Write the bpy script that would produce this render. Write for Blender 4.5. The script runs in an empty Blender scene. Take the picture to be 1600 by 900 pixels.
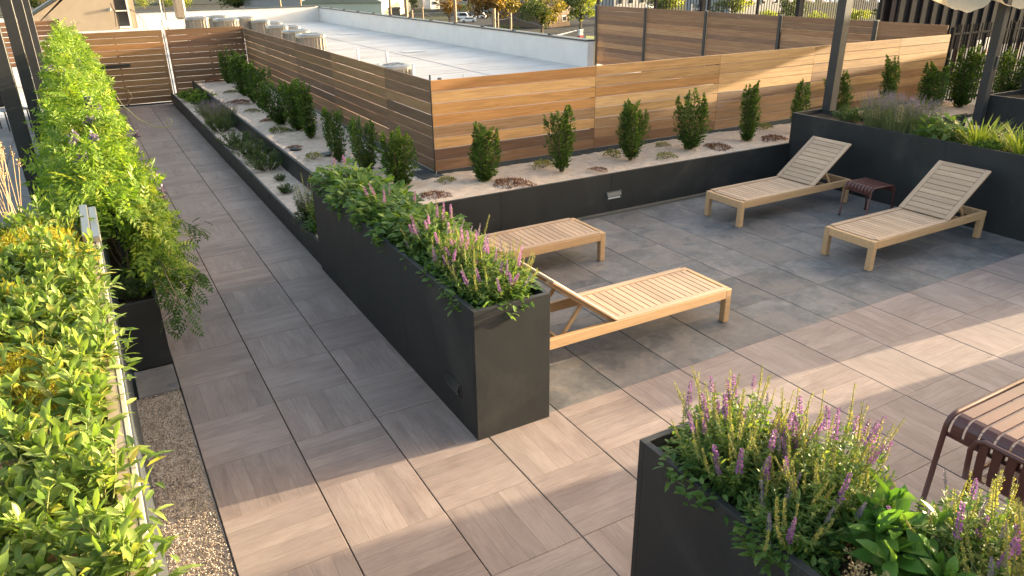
import bpy, math, random
import numpy as np
from mathutils import Vector, Matrix, Quaternion

random.seed(7)
RNG = np.random.default_rng(11)
scene = bpy.context.scene
COL = scene.collection
R = math.radians

# ------------------------------------------------------------------ camera
F_PX = 1151.8
CAM = np.array([-0.1906, -4.0025, 3.0924])
YAW, PITCH, ROLL = 1.05774185, 0.409492769, -0.0148193571

def cam_axes():
    d = np.array([math.cos(YAW) * math.cos(PITCH), math.sin(YAW) * math.cos(PITCH), -math.sin(PITCH)])
    s = np.cross(d, [0, 0, 1.0]); s /= np.linalg.norm(s)
    u = np.cross(s, d)
    return s * math.cos(ROLL) + u * math.sin(ROLL), -s * math.sin(ROLL) + u * math.cos(ROLL), d

CS, CU, CD = cam_axes()
cam_data = bpy.data.cameras.new("camera")
cam = bpy.data.objects.new("camera", cam_data)
COL.objects.link(cam)
cam_data.sensor_width = 36.0
cam_data.lens = F_PX / 1600 * 36.0
cam_data.clip_start = 0.05
cam_data.clip_end = 3000
cam.matrix_world = Matrix(((CS[0], CU[0], -CD[0], CAM[0]), (CS[1], CU[1], -CD[1], CAM[1]),
                           (CS[2], CU[2], -CD[2], CAM[2]), (0, 0, 0, 1)))
scene.camera = cam

def ray(px, py):
    return CD + CS * (px - 800) / F_PX - CU * (py - 450) / F_PX
def at(px, py, z=0.0):
    v = ray(px, py); return CAM + v * (z - CAM[2]) / v[2]
def on_y(y, px, py):
    v = ray(px, py); return CAM + v * (y - CAM[1]) / v[1]
def on_x(x, px, py):
    v = ray(px, py); return CAM + v * (x - CAM[0]) / v[0]

# ------------------------------------------------------------------ light
SUN_EL, SUN_AZ = R(9.0), R(-6.5)
world = bpy.data.worlds.new("World")
scene.world = world
world.use_nodes = True
wn = world.node_tree
bg = wn.nodes["Background"]
sky = wn.nodes.new("ShaderNodeTexSky")
sky.sky_type = 'NISHITA'
sky.sun_disc = False
sky.sun_elevation = SUN_EL
sky.sun_rotation = R(90) - SUN_AZ
sky.air_density = 0.95
sky.dust_density = 5.5
sky.ozone_density = 0.0
wn.links.new(sky.outputs[0], bg.inputs[0])
bg.inputs[1].default_value = 0.15
sl = bpy.data.lights.new("sun", 'SUN')
sl.energy = 3.6
sl.angle = R(0.6)
sl.color = (1.0, 0.825, 0.56)
sun = bpy.data.objects.new("sun", sl)
COL.objects.link(sun)
S_DIR = Vector((math.cos(SUN_EL) * math.cos(SUN_AZ), math.cos(SUN_EL) * math.sin(SUN_AZ), math.sin(SUN_EL)))
sun.rotation_euler = S_DIR.to_track_quat('Z', 'Y').to_euler()
sun.location = (30, -3, 12)
scene.view_settings.view_transform = 'Standard'
scene.view_settings.look = 'None'
scene.view_settings.gamma = 1.0
scene.view_settings.use_curve_mapping = False
scene.view_settings.exposure = 2.55

# ------------------------------------------------------------------ materials
class NT:
    def __init__(s, name):
        s.m = bpy.data.materials.new(name); s.m.use_nodes = True
        s.t = s.m.node_tree; s.t.nodes.clear()
        s.out = s.n("ShaderNodeOutputMaterial")
    def n(s, typ, **kw):
        nd = s.t.nodes.new(typ)
        for k, v in kw.items():
            setattr(nd, k, v)
        return nd
    def l(s, a, b): s.t.links.new(a, b)
    def val(s, sock, v):
        if hasattr(v, "is_linked") or hasattr(v, "links"): s.l(v, sock)
        else: sock.default_value = v
    def math(s, op, a, b=0.0, c=None):
        nd = s.n("ShaderNodeMath", operation=op)
        s.val(nd.inputs[0], a); s.val(nd.inputs[1], b)
        if c is not None: s.val(nd.inputs[2], c)
        return nd.outputs[0]
    def coords(s, scale=(1, 1, 1), rnd=True, kind="Object"):
        tc = s.n("ShaderNodeTexCoord")
        mp = s.n("ShaderNodeMapping"); mp.inputs["Scale"].default_value = scale
        src = tc.outputs[kind]
        if rnd:
            oi = s.n("ShaderNodeObjectInfo")
            ad = s.n("ShaderNodeVectorMath", operation='ADD')
            ml = s.math('MULTIPLY', oi.outputs["Random"], 37.0)
            s.l(src, ad.inputs[0]); s.l(ml, ad.inputs[1]); src = ad.outputs[0]
        s.l(src, mp.inputs["Vector"])
        return mp.outputs[0]
    def noise(s, vec, scale, detail=4.0, rough=0.55, dist=0.0):
        nd = s.n("ShaderNodeTexNoise")
        nd.inputs["Scale"].default_value = scale; nd.inputs["Detail"].default_value = detail
        nd.inputs["Roughness"].default_value = rough; nd.inputs["Distortion"].default_value = dist
        s.l(vec, nd.inputs["Vector"]); return nd.outputs["Fac"]
    def ramp(s, fac, stops):
        nd = s.n("ShaderNodeValToRGB"); cr = nd.color_ramp
        while len(cr.elements) < len(stops): cr.elements.new(0.5)
        for e, (p, c) in zip(cr.elements, stops):
            e.position = p; e.color = (c[0], c[1], c[2], 1)
        s.l(fac, nd.inputs[0]); return nd.outputs[0]
    def mix(s, fac, a, b, blend='MIX'):
        nd = s.n("ShaderNodeMix", data_type='RGBA', blend_type=blend)
        s.val(nd.inputs[0], fac)
        for sock, v in ((nd.inputs[6], a), (nd.inputs[7], b)):
            if isinstance(v, tuple): sock.default_value = (v[0], v[1], v[2], 1)
            else: s.l(v, sock)
        return nd.outputs[2]
    def bump(s, h, strength=0.3, dist=0.01):
        nd = s.n("ShaderNodeBump"); nd.inputs["Strength"].default_value = strength
        nd.inputs["Distance"].default_value = dist; s.l(h, nd.inputs["Height"]); return nd.outputs[0]
    def principled(s, color, rough=0.5, metal=0.0, spec=0.5, normal=None):
        p = s.n("ShaderNodeBsdfPrincipled")
        if isinstance(color, tuple): p.inputs["Base Color"].default_value = (*color, 1)
        else: s.l(color, p.inputs["Base Color"])
        s.val(p.inputs["Roughness"], rough); p.inputs["Metallic"].default_value = metal
        p.inputs["Specular IOR Level"].default_value = spec
        if normal is not None: s.l(normal, p.inputs["Normal"])
        return p
    def done(s, sh):
        s.l(sh, s.out.inputs["Surface"]); return s.m

def simple(name, c1, c2=None, scale=6.0, rough=0.5, metal=0.0, bump=0.0, bscale=60.0, spec=0.5, rnd=True):
    t = NT(name)
    if c2 is None: c2 = tuple(x * 0.8 for x in c1)
    v = t.coords(rnd=rnd)
    n = t.noise(v, scale, 5)
    col = t.ramp(n, [(0.3, c1), (0.7, c2)])
    nm = None
    if bump: nm = t.bump(t.noise(v, bscale, 3), bump, 0.004)
    return t.done(t.principled(col, rough, metal, spec, nm).outputs[0])

def wood(name, dark, light, gs=(1.6, 26, 26), rough=0.55, use_color=False, var=0.35, knots=True, bump=0.25):
    t = NT(name)
    v = t.coords(gs)
    g = t.noise(v, 1.0, 6, 0.62, 0.6)
    v2 = t.coords((gs[0] * 3, gs[1] * 4, gs[2] * 4))
    fine = t.noise(v2, 1.0, 3, 0.6)
    f = t.math('ADD', t.math('MULTIPLY', g, 0.75), t.math('MULTIPLY', fine, 0.25))
    col = t.ramp(f, [(0.28, dark), (0.5, tuple((a + b) / 2 for a, b in zip(dark, light))), (0.72, light)])
    oi = t.n("ShaderNodeObjectInfo")
    if use_color: col = t.mix(1.0, col, oi.outputs["Color"], 'MULTIPLY')
    k = t.math('ADD', t.math('MULTIPLY', oi.outputs["Random"], 2 * var), 1 - var)
    cmb = t.n("ShaderNodeCombineColor")
    for i in range(3): t.l(k, cmb.inputs[i])
    col = t.mix(1.0, col, cmb.outputs[0], 'MULTIPLY')
    if knots:
        v3 = t.coords((1.2, 7, 7))
        kn = t.noise(v3, 1.3, 2)
        col = t.mix(t.math('MULTIPLY', t.math('GREATER_THAN', kn, 0.74), 0.45), col, tuple(x * 0.5 for x in dark))
    nm = t.bump(f, bump, 0.004)
    return t.done(t.principled(col, rough, 0, 0.35, nm).outputs[0])

def paver_wood():
    t = NT("wood_look_porcelain")
    tc = t.n("ShaderNodeTexCoord"); sep = t.n("ShaderNodeSeparateXYZ"); t.l(tc.outputs["Object"], sep.inputs[0])
    oi = t.n("ShaderNodeObjectInfo")
    # plank strips inside one paver
    yy = t.math('MULTIPLY', t.math('ADD', sep.outputs[1], 0.31), 1 / 0.122)
    idx = t.math('FLOOR', yy); fr = t.math('FRACT', yy)
    wnz = t.n("ShaderNodeTexWhiteNoise", noise_dimensions='2D')
    cmb = t.n("ShaderNodeCombineXYZ"); t.l(idx, cmb.inputs[0]); t.l(t.math('MULTIPLY', oi.outputs["Random"], 91.0), cmb.inputs[1])
    t.l(cmb.outputs[0], wnz.inputs["Vector"])
    off = t.math('ADD', t.math('MULTIPLY', wnz.outputs["Value"], 13.0), t.math('MULTIPLY', oi.outputs["Random"], 57.0))
    ad = t.n("ShaderNodeVectorMath", operation='ADD'); t.l(tc.outputs["Object"], ad.inputs[0]); t.l(off, ad.inputs[1])
    mp = t.n("ShaderNodeMapping"); mp.inputs["Scale"].default_value = (5.0, 62, 20); t.l(ad.outputs[0], mp.inputs[0])
    g = t.noise(mp.outputs[0], 1.0, 7, 0.74, 1.4)
    mp2 = t.n("ShaderNodeMapping"); mp2.inputs["Scale"].default_value = (2.0, 5.0, 4); t.l(ad.outputs[0], mp2.inputs[0])
    cl = t.noise(mp2.outputs[0], 1.6, 3, 0.5, 0.3)
    f = t.math('ADD', t.math('MULTIPLY', g, 0.62), t.math('MULTIPLY', cl, 0.38))
    col = t.ramp(f, [(0.25, (0.124, 0.091, 0.080)), (0.42, (0.222, 0.168, 0.149)), (0.54, (0.272, 0.211, 0.186)), (0.74, (0.357, 0.291, 0.260))])
    tone = t.math('ADD', t.math('MULTIPLY', wnz.outputs["Value"], 0.20), 0.90)
    tone = t.math('MULTIPLY', tone, t.math('ADD', t.math('MULTIPLY', oi.outputs["Random"], 0.14), 0.93))
    seam = t.math('LESS_THAN', fr, 0.022)
    tone = t.math('MULTIPLY', tone, t.math('SUBTRACT', 1.0, t.math('MULTIPLY', seam, 0.42)))
    cc = t.n("ShaderNodeCombineColor")
    for i in range(3): t.l(tone, cc.inputs[i])
    col = t.mix(1.0, col, cc.outputs[0], 'MULTIPLY')
    # foot traffic dust over the whole terrace
    geo = t.n("ShaderNodeNewGeometry")
    dn = t.noise(geo.outputs["Position"], 0.8, 6, 0.65)
    col = t.mix(t.math('MULTIPLY', t.math('SUBTRACT', dn, 0.42), 0.9), col, (0.36, 0.32, 0.29))
    nm = t.bump(g, 0.10, 0.002)
    rg = t.math('ADD', t.math('MULTIPLY', g, 0.3), 0.38)
    return t.done(t.principled(col, t.math('ADD', rg, 0.12), 0, 0.22, nm).outputs[0])

def paver_stone():
    t = NT("grey_stone_porcelain")
    v = t.coords()
    a = t.noise(v, 3.0, 6, 0.6, 0.8); b = t.noise(v, 16, 5, 0.65)
    f = t.math('ADD', t.math('MULTIPLY', a, 0.65), t.math('MULTIPLY', b, 0.35))
    col = t.ramp(f, [(0.28, (0.068, 0.066, 0.067)), (0.46, (0.121, 0.118, 0.120)), (0.58, (0.166, 0.159, 0.155)), (0.74, (0.235, 0.229, 0.226))])
    c = t.noise(v, 1.7, 3)
    col = t.mix(t.math('MULTIPLY', t.math('GREATER_THAN', c, 0.5), 0.22), col, (0.27, 0.215, 0.185))
    oi = t.n("ShaderNodeObjectInfo")
    tone = t.math('ADD', t.math('MULTIPLY', oi.outputs["Random"], 0.26), 0.86)
    cc = t.n("ShaderNodeCombineColor")
    for i in range(3): t.l(tone, cc.inputs[i])
    col = t.mix(1.0, col, cc.outputs[0], 'MULTIPLY')
    nm = t.bump(b, 0.15, 0.003)
    return t.done(t.principled(col, t.math('ADD', t.math('MULTIPLY', a, 0.35), 0.42), 0, 0.22, nm).outputs[0])

def leafmat(name, stops, tip=(0.3, 0.4, 0.05), trans=0.38, rough=0.42, tcol=None):
    t = NT(name)
    geo = t.n("ShaderNodeNewGeometry"); oi = t.n("ShaderNodeObjectInfo")
    rnd = t.math('FRACT', t.math('ADD', geo.outputs["Random Per Island"], oi.outputs["Random"]))
    col = t.ramp(rnd, stops)
    at_ = t.n("ShaderNodeAttribute", attribute_name="tint")
    col = t.mix(at_.outputs["Fac"], col, tip)
    p = t.principled(col, rough, 0, 0.22)
    tr = t.n("ShaderNodeBsdfTranslucent")
    t.l(t.mix(1.0, col, tcol or (1.7, 1.75, 0.7), 'MULTIPLY'), tr.inputs["Color"])
    mx = t.n("ShaderNodeMixShader"); mx.inputs[0].default_value = trans
    t.l(p.outputs[0], mx.inputs[1]); t.l(tr.outputs[0], mx.inputs[2])
    return t.done(mx.outputs[0])

def planter_metal():
    t = NT("charcoal_powder_coat")
    v = t.n("ShaderNodeNewGeometry").outputs["Position"]
    a = t.noise(v, 2.2, 5, 0.6); b = t.noise(v, 90, 3, 0.6); 
    mp = t.n("ShaderNodeMapping"); mp.inputs["Scale"].default_value = (6, 6, 0.7); t.l(v, mp.inputs[0])
    drip = t.noise(mp.outputs[0], 2.0, 4, 0.6)
    f = t.math('ADD', t.math('MULTIPLY', a, 0.5), t.math('ADD', t.math('MULTIPLY', b, 0.2), t.math('MULTIPLY', drip, 0.3)))
    col = t.ramp(f, [(0.3, (0.017, 0.018, 0.0185)), (0.7, (0.030, 0.031, 0.032))])
    st = t.noise(v, 1.1, 7, 0.7, 0.5)
    col = t.mix(t.math('MULTIPLY', t.math('MAXIMUM', t.math('SUBTRACT', st, 0.52), 0.0), 2.2), col, (0.075, 0.070, 0.064))
    nm = t.bump(b, 0.12, 0.002)
    return t.done(t.principled(col, t.math('ADD', t.math('MULTIPLY', f, 0.3), 0.36), 0, 0.3, nm).outputs[0])

def sandmat(name, stops, s1=140, s2=9, bump=0.9):
    t = NT(name)
    v = t.coords(rnd=False)
    a = t.noise(v, s1, 3, 0.7); b = t.noise(v, s2, 5, 0.6)
    f = t.math('ADD', t.math('MULTIPLY', a, 0.6), t.math('MULTIPLY', b, 0.4))
    col = t.ramp(f, stops)
    nm = t.bump(t.math('ADD', a, t.math('MULTIPLY', b, 1.5)), bump, 0.012)
    return t.done(t.principled(col, 0.9, 0, 0.15, nm).outputs[0])

def roofmat():
    t = NT("white_roof_membrane")
    v = t.coords(rnd=False)
    a = t.noise(v, 0.35, 6, 0.6); 
    mp = t.n("ShaderNodeMapping"); mp.inputs["Scale"].default_value = (0.3, 3, 1); t.l(v, mp.inputs[0])
    b = t.noise(mp.outputs[0], 1.0, 4, 0.6)
    f = t.math('ADD', t.math('MULTIPLY', a, 0.75), t.math('MULTIPLY', b, 0.25))
    col = t.ramp(f, [(0.36, (0.42, 0.395, 0.37)), (0.5, (0.555, 0.525, 0.495)), (0.7, (0.60, 0.575, 0.545))])
    return t.done(t.principled(col, 0.6, 0, 0.3).outputs[0])

def ground_far():
    t = NT("street_ground")
    v = t.coords(rnd=False)
    a = t.noise(v, 0.02, 5, 0.6); b = t.noise(v, 0.3, 4)
    f = t.math('ADD', t.math('MULTIPLY', a, 0.7), t.math('MULTIPLY', b, 0.3))
    col = t.ramp(f, [(0.36, (0.045, 0.045, 0.045)), (0.5, (0.075, 0.072, 0.066)), (0.56, (0.075, 0.080, 0.035)), (0.66, (0.13, 0.112, 0.082))])
    return t.done(t.principled(col, 0.95, 0, 0.04).outputs[0])

def emis(name, c, s):
    t = NT(name); e = t.n("ShaderNodeEmission"); e.inputs[0].default_value = (*c, 1); e.inputs[1].default_value = s
    return t.done(e.outputs[0])

def cloth(name, c, trans=0.35):
    t = NT(name); v = t.coords(rnd=False)
    n = t.noise(v, 3, 5)
    col = t.ramp(n, [(0.3, tuple(x * 0.88 for x in c)), (0.7, c)])
    p = t.principled(col, 0.85, 0, 0.1)
    tr = t.n("ShaderNodeBsdfTranslucent"); t.l(col, tr.inputs[0])
    mx = t.n("ShaderNodeMixShader"); mx.inputs[0].default_value = trans
    t.l(p.outputs[0], mx.inputs[1]); t.l(tr.outputs[0], mx.inputs[2])
    return t.done(mx.outputs[0])

M = dict(
    pwood=paver_wood(), pstone=paver_stone(), metal=planter_metal(),
    sub=simple("slab_concrete", (0.05, 0.05, 0.05), (0.03, 0.03, 0.03)),
    ipe=wood("ipe_board", (0.50, 0.42, 0.36), (1.0, 0.95, 0.88), use_color=True, var=0.14),
    teak=wood("teak", (0.335, 0.215, 0.135), (0.53, 0.375, 0.255), gs=(3, 60, 60), var=0.14, knots=False, bump=0.15),
    teakframe=wood("teak_frame", (0.385, 0.228, 0.115), (0.55, 0.355, 0.19), gs=(3, 50, 50), var=0.08, knots=False, bump=0.12),
    black=simple("black_powder_coat", (0.018, 0.018, 0.019), (0.025, 0.025, 0.027), rough=0.45),
    post=simple("dark_grey_powder_coat", (0.024, 0.0245, 0.026), (0.032, 0.0325, 0.034), rough=0.5),
    maroon=simple("maroon_powder_coat", (0.098, 0.033, 0.026), (0.080, 0.027, 0.021), rough=0.38),
    sand=sandmat("decomposed_granite", [(0.30, (0.27, 0.20, 0.15)), (0.44, (0.53, 0.42, 0.335)), (0.56, (0.66, 0.545, 0.45)), (0.72, (0.80, 0.70, 0.61))]),
    soil=sandmat("dark_soil", [(0.3, (0.02, 0.015, 0.011)), (0.7, (0.07, 0.05, 0.035))], 60, 12),
    bark=sandmat("bark_soil", [(0.3, (0.07, 0.045, 0.03)), (0.7, (0.24, 0.17, 0.11))], 60, 12),
    white=simple("white_paint", (0.62, 0.605, 0.59), (0.56, 0.545, 0.53), scale=1.5, rough=0.55),
    roof=roofmat(), far=ground_far(),
    stucco=simple("tan_stucco", (0.33, 0.265, 0.195), (0.29, 0.235, 0.17), scale=2, rough=0.9, bump=0.3),
    coping=simple("dark_coping", (0.045, 0.055, 0.06), (0.035, 0.042, 0.047), rough=0.4),
    beige=simple("beige_metal_cap", (0.34, 0.28, 0.21), (0.29, 0.235, 0.175), scale=14, rough=0.5, bump=0.1),
    beigelight=simple("pale_metal_trim", (0.46, 0.41, 0.33), (0.40, 0.355, 0.285), scale=14, rough=0.5),
    alu=simple("brushed_aluminium", (0.33, 0.325, 0.31), (0.28, 0.275, 0.265), scale=20, rough=0.32, metal=0.9),
    galv=simple("grey_steel_cladding", (0.21, 0.185, 0.155), (0.175, 0.155, 0.13), scale=9, rough=0.5, metal=0.25),
    dark=simple("dark_void", (0.012, 0.012, 0.012), (0.016, 0.016, 0.016), rough=0.6),
    glass=simple("dark_glass", (0.02, 0.025, 0.03), (0.03, 0.035, 0.04), rough=0.08, spec=0.8),
    lens=simple("frosted_lens", (0.62, 0.62, 0.60), (0.55, 0.55, 0.54), rough=0.3),
    steel=simple("step_light_steel", (0.085, 0.09, 0.095), (0.07, 0.075, 0.08), rough=0.4, metal=0.3),
    cream=cloth("cream_canvas", (0.60, 0.50, 0.345)),
    polewood=wood("pole_wood", (0.16, 0.10, 0.06), (0.36, 0.25, 0.15), gs=(12, 12, 0.6), knots=False),
    red=simple("red_paint", (0.35, 0.03, 0.025), rough=0.5),
    bulb=simple("bulb_glass", (0.8, 0.79, 0.74), (0.75, 0.74, 0.7), rough=0.2),
    teal=simple("teal_metal_roof", (0.055, 0.085, 0.095), (0.065, 0.095, 0.105), scale=0.3, rough=0.5),
    palegreen=simple("pale_green_metal_roof", (0.44, 0.46, 0.38), (0.40, 0.42, 0.345), scale=0.2, rough=0.5),
    greyroof=simple("grey_shingle", (0.075, 0.075, 0.08), (0.10, 0.10, 0.105), scale=2, rough=0.95, spec=0.05),
    brickw=simple("brown_brick_wall", (0.16, 0.12, 0.09), (0.20, 0.15, 0.115), scale=3, rough=0.9),
    greywall=simple("grey_wall", (0.28, 0.28, 0.285), (0.23, 0.23, 0.235), scale=1, rough=0.8),
    sandwall=simple("sand_wall", (0.36, 0.30, 0.22), (0.31, 0.26, 0.19), scale=1, rough=0.9),
    asphalt=simple("asphalt", (0.05, 0.05, 0.052), (0.065, 0.065, 0.068), scale=1, rough=0.95, spec=0.05),
    screen=simple("matte_dark_panel", (0.022, 0.022, 0.024), (0.030, 0.030, 0.032), rough=0.95, spec=0.03),
    lawn=simple("lawn", (0.13, 0.17, 0.04), (0.20, 0.22, 0.05), scale=0.6, rough=0.9),
    carwhite=simple("white_car_paint", (0.75, 0.76, 0.78), (0.72, 0.73, 0.75), rough=0.25),
    carblue=simple("slate_car_paint", (0.16, 0.20, 0.26), (0.15, 0.19, 0.25), rough=0.25),
    rubber=simple("tyre_rubber", (0.02, 0.02, 0.02), rough=0.8),
    stem=simple("woody_stem", (0.13, 0.09, 0.05), (0.09, 0.065, 0.04), rough=0.8),
    gstem=simple("green_stem", (0.16, 0.19, 0.06), (0.22, 0.22, 0.09), rough=0.6),
    dry=simple("dry_stem", (0.42, 0.30, 0.17), (0.30, 0.19, 0.10), rough=0.8),
    tendril=simple("pale_tendril", (0.42, 0.42, 0.16), (0.48, 0.42, 0.22), rough=0.6),
    drylf=simple("dry_leaf", (0.40, 0.28, 0.12), (0.30, 0.20, 0.09), rough=0.8),
)
M['shrub'] = leafmat("shrub_leaf", [(0, (0.034, 0.070, 0.019)), (0.5, (0.062, 0.115, 0.029)), (1, (0.11, 0.17, 0.042))], tip=(0.17, 0.25, 0.04), rough=0.34)
M['big'] = leafmat("broad_leaf", [(0, (0.088, 0.148, 0.030)), (0.5, (0.150, 0.218, 0.052)), (0.92, (0.24, 0.295, 0.082)), (1, (0.38, 0.33, 0.08))], tip=(0.30, 0.33, 0.06), trans=0.36, rough=0.38)
M['bigred'] = simple("red_turned_leaf", (0.30, 0.10, 0.05), (0.36, 0.18, 0.06), rough=0.5)
M['vine'] = leafmat("vine_leaflet", [(0, (0.075, 0.145, 0.018)), (0.5, (0.13, 0.21, 0.030)), (1, (0.21, 0.275, 0.045))], tip=(0.32, 0.34, 0.05), trans=0.42)
M['vinedark'] = leafmat("shaded_vine_leaflet", [(0, (0.028, 0.065, 0.018)), (1, (0.06, 0.11, 0.03))], trans=0.3)  # shade on the trailing shoots is put into this leaf colour
M['sage'] = leafmat("sage_leaf", [(0, (0.055, 0.115, 0.028)), (0.5, (0.095, 0.165, 0.042)), (1, (0.15, 0.22, 0.058))], tip=(0.26, 0.30, 0.06))
M['rosette'] = leafmat("rosette_leaf", [(0, (0.06, 0.14, 0.026)), (0.5, (0.095, 0.19, 0.036)), (1, (0.15, 0.25, 0.05))], trans=0.34, rough=0.38)
M['lav'] = leafmat("lavender_leaf", [(0, (0.055, 0.085, 0.038)), (0.5, (0.10, 0.125, 0.065)), (1, (0.15, 0.165, 0.09))], tip=(0.16, 0.13, 0.17), trans=0.25)
M['lowgreen'] = leafmat("rosemary_leaf", [(0, (0.030, 0.060, 0.020)), (0.5, (0.052, 0.092, 0.030)), (1, (0.085, 0.13, 0.045))], tip=(0.17, 0.20, 0.09), trans=0.25)
M['yellow'] = leafmat("golden_stonecrop", [(0, (0.24, 0.25, 0.03)), (0.5, (0.38, 0.35, 0.04)), (1, (0.46, 0.38, 0.05))], tip=(0.44, 0.24, 0.06), trans=0.4)
M['lily'] = leafmat("daylily_blade", [(0, (0.11, 0.16, 0.03)), (0.5, (0.18, 0.24, 0.045)), (1, (0.26, 0.30, 0.06))], tip=(0.4, 0.36, 0.1), trans=0.4)
M['sedred'] = leafmat("red_stonecrop", [(0, (0.12, 0.045, 0.028)), (0.5, (0.19, 0.075, 0.045)), (1, (0.24, 0.13, 0.07))], tip=(0.2, 0.16, 0.06), trans=0.15, tcol=(1.3, 1.1, 0.9))
M['sedgrn'] = leafmat("green_stonecrop", [(0, (0.13, 0.15, 0.035)), (0.5, (0.20, 0.21, 0.05)), (1, (0.28, 0.25, 0.07))], tip=(0.3, 0.2, 0.06), trans=0.2)
M['sedolv'] = leafmat("olive_stonecrop", [(0, (0.08, 0.09, 0.035)), (0.5, (0.12, 0.125, 0.05)), (1, (0.17, 0.13, 0.06))], trans=0.2)
M['petal'] = leafmat("violet_petal", [(0, (0.15, 0.075, 0.19)), (0.5, (0.24, 0.115, 0.26)), (1, (0.35, 0.20, 0.34))], trans=0.35, tcol=(1.4, 1.1, 1.5))
M['petalpink'] = leafmat("pink_petal", [(0, (0.29, 0.13, 0.26)), (0.5, (0.40, 0.20, 0.35)), (1, (0.47, 0.29, 0.41))], trans=0.35, tcol=(1.4, 1.1, 1.5))
M['petalgrey'] = leafmat("faded_mauve_petal", [(0, (0.15, 0.12, 0.19)), (1, (0.25, 0.20, 0.27))], trans=0.2, tcol=(1.2, 1.1, 1.2))
M['seed'] = leafmat("green_bract", [(0, (0.17, 0.19, 0.05)), (0.5, (0.26, 0.25, 0.07)), (1, (0.36, 0.28, 0.10))], trans=0.35)
M['autumn'] = leafmat("autumn_leaf", [(0, (0.10, 0.065, 0.025)), (0.5, (0.16, 0.085, 0.03)), (0.85, (0.26, 0.15, 0.035)), (1, (0.36, 0.24, 0.04))], trans=0.3)
M['golden'] = leafmat("golden_tree_leaf", [(0, (0.07, 0.08, 0.02)), (0.5, (0.17, 0.13, 0.025)), (1, (0.36, 0.25, 0.04))], trans=0.3)
M['treegrn'] = leafmat("tree_leaf", [(0, (0.030, 0.050, 0.016)), (0.6, (0.055, 0.08, 0.022)), (1, (0.11, 0.12, 0.03))], trans=0.3)
M['lime'] = leafmat("lime_shrub_leaf", [(0, (0.12, 0.16, 0.03)), (1, (0.30, 0.31, 0.06))], trans=0.4)

# ------------------------------------------------------------------ mesh helpers
def npmesh(name, chunks, mats, smooth=False):
    """chunks: (V(n,3), F(m,3), material index, tint or None)"""
    vs, fs, mi, tn = [], [], [], []
    o = 0
    for c in chunks:
        V, F = np.asarray(c[0], float), np.asarray(c[1], int)
        vs.append(V); fs.append(F + o); mi.append(np.full(len(F), c[2] if len(c) > 2 else 0))
        t = c[3] if len(c) > 3 and c[3] is not None else np.zeros(len(V))
        tn.append(np.broadcast_to(t, (len(V),))); o += len(V)
    V = np.concatenate(vs); F = np.concatenate(fs); MI = np.concatenate(mi); T = np.concatenate(tn)
    me = bpy.data.meshes.new(name)
    me.vertices.add(len(V)); me.vertices.foreach_set("co", V.astype(np.float32).ravel())
    me.loops.add(F.size); me.loops.foreach_set("vertex_index", F.astype(np.int32).ravel())
    me.polygons.add(len(F))
    me.polygons.foreach_set("loop_start", (np.arange(len(F)) * 3).astype(np.int32))
    me.polygons.foreach_set("loop_total", np.full(len(F), 3, np.int32))
    me.polygons.foreach_set("material_index", MI.astype(np.int32))
    me.polygons.foreach_set("use_smooth", np.full(len(F), bool(smooth)))
    me.update(calc_edges=True)
    if T.any():
        a = me.attributes.new("tint", 'FLOAT', 'POINT'); a.data.foreach_set("value", T.astype(np.float32))
    for m in (mats if isinstance(mats, (list, tuple)) else [mats]): me.materials.append(m)
    return me

BOXF = np.array([(0, 2, 1), (0, 3, 2), (4, 5, 6), (4, 6, 7), (0, 1, 5), (0, 5, 4), (1, 2, 6), (1, 6, 5), (2, 3, 7), (2, 7, 6), (3, 0, 4), (3, 4, 7)])
def box(x0, x1, y0, y1, z0, z1, mi=0):
    V = np.array([(x0, y0, z0), (x1, y0, z0), (x1, y1, z0), (x0, y1, z0), (x0, y0, z1), (x1, y0, z1), (x1, y1, z1), (x0, y1, z1)], float)
    return (V, BOXF, mi)
def cbox(x0, x1, y0, y1, z0, z1, c=0.004, mi=0):
    """box with all edges chamfered"""
    V = []; F = []
    X = (x0, x1); Y = (y0, y1); Z = (z0, z1)
    idx = {}
    for i in (0, 1):
        for j in (0, 1):
            for k in (0, 1):
                sx, sy, sz = (c if i == 0 else -c), (c if j == 0 else -c), (c if k == 0 else -c)
                p = (X[i], Y[j], Z[k])
                for a in range(3):
                    q = [p[0] + sx, p[1] + sy, p[2] + sz]; q[a] = p[a]
                    idx[i, j, k, a] = len(V); V.append(q)
    def quad(a, b, c_, d): F.extend([(a, b, c_), (a, c_, d)])
    for i in (0, 1):
        quad(*[idx[i, j, k, 0] for j, k in ((0, 0), (1, 0), (1, 1), (0, 1))])
        quad(*[idx[j, i, k, 1] for j, k in ((0, 0), (1, 0), (1, 1), (0, 1))])
        quad(*[idx[j, k, i, 2] for j, k in ((0, 0), (1, 0), (1, 1), (0, 1))])
    for i in (0, 1):
        for j in (0, 1):
            quad(idx[0, i, j, 1], idx[1, i, j, 1], idx[1, i, j, 2], idx[0, i, j, 2])
            quad(idx[i, 0, j, 0], idx[i, 1, j, 0], idx[i, 1, j, 2], idx[i, 0, j, 2])
            quad(idx[i, j, 0, 0], idx[i, j, 1, 0], idx[i, j, 1, 1], idx[i, j, 0, 1])
            for k in (0, 1): F.append((idx[i, j, k, 0], idx[i, j, k, 1], idx[i, j, k, 2]))
    # make normals point outward
    V = np.array(V); F = np.array(F); ctr = V.mean(0)
    n = np.cross(V[F[:, 1]] - V[F[:, 0]], V[F[:, 2]] - V[F[:, 0]])
    flip = ((V[F].mean(1) - ctr) * n).sum(1) < 0
    F[flip] = F[flip][:, ::-1]
    return (V, F, mi)
def xf(chunk, m):
    V = np.asarray(chunk[0]); m = np.array(m)
    return (V @ m[:3, :3].T + m[:3, 3],) + tuple(chunk[1:])
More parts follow.
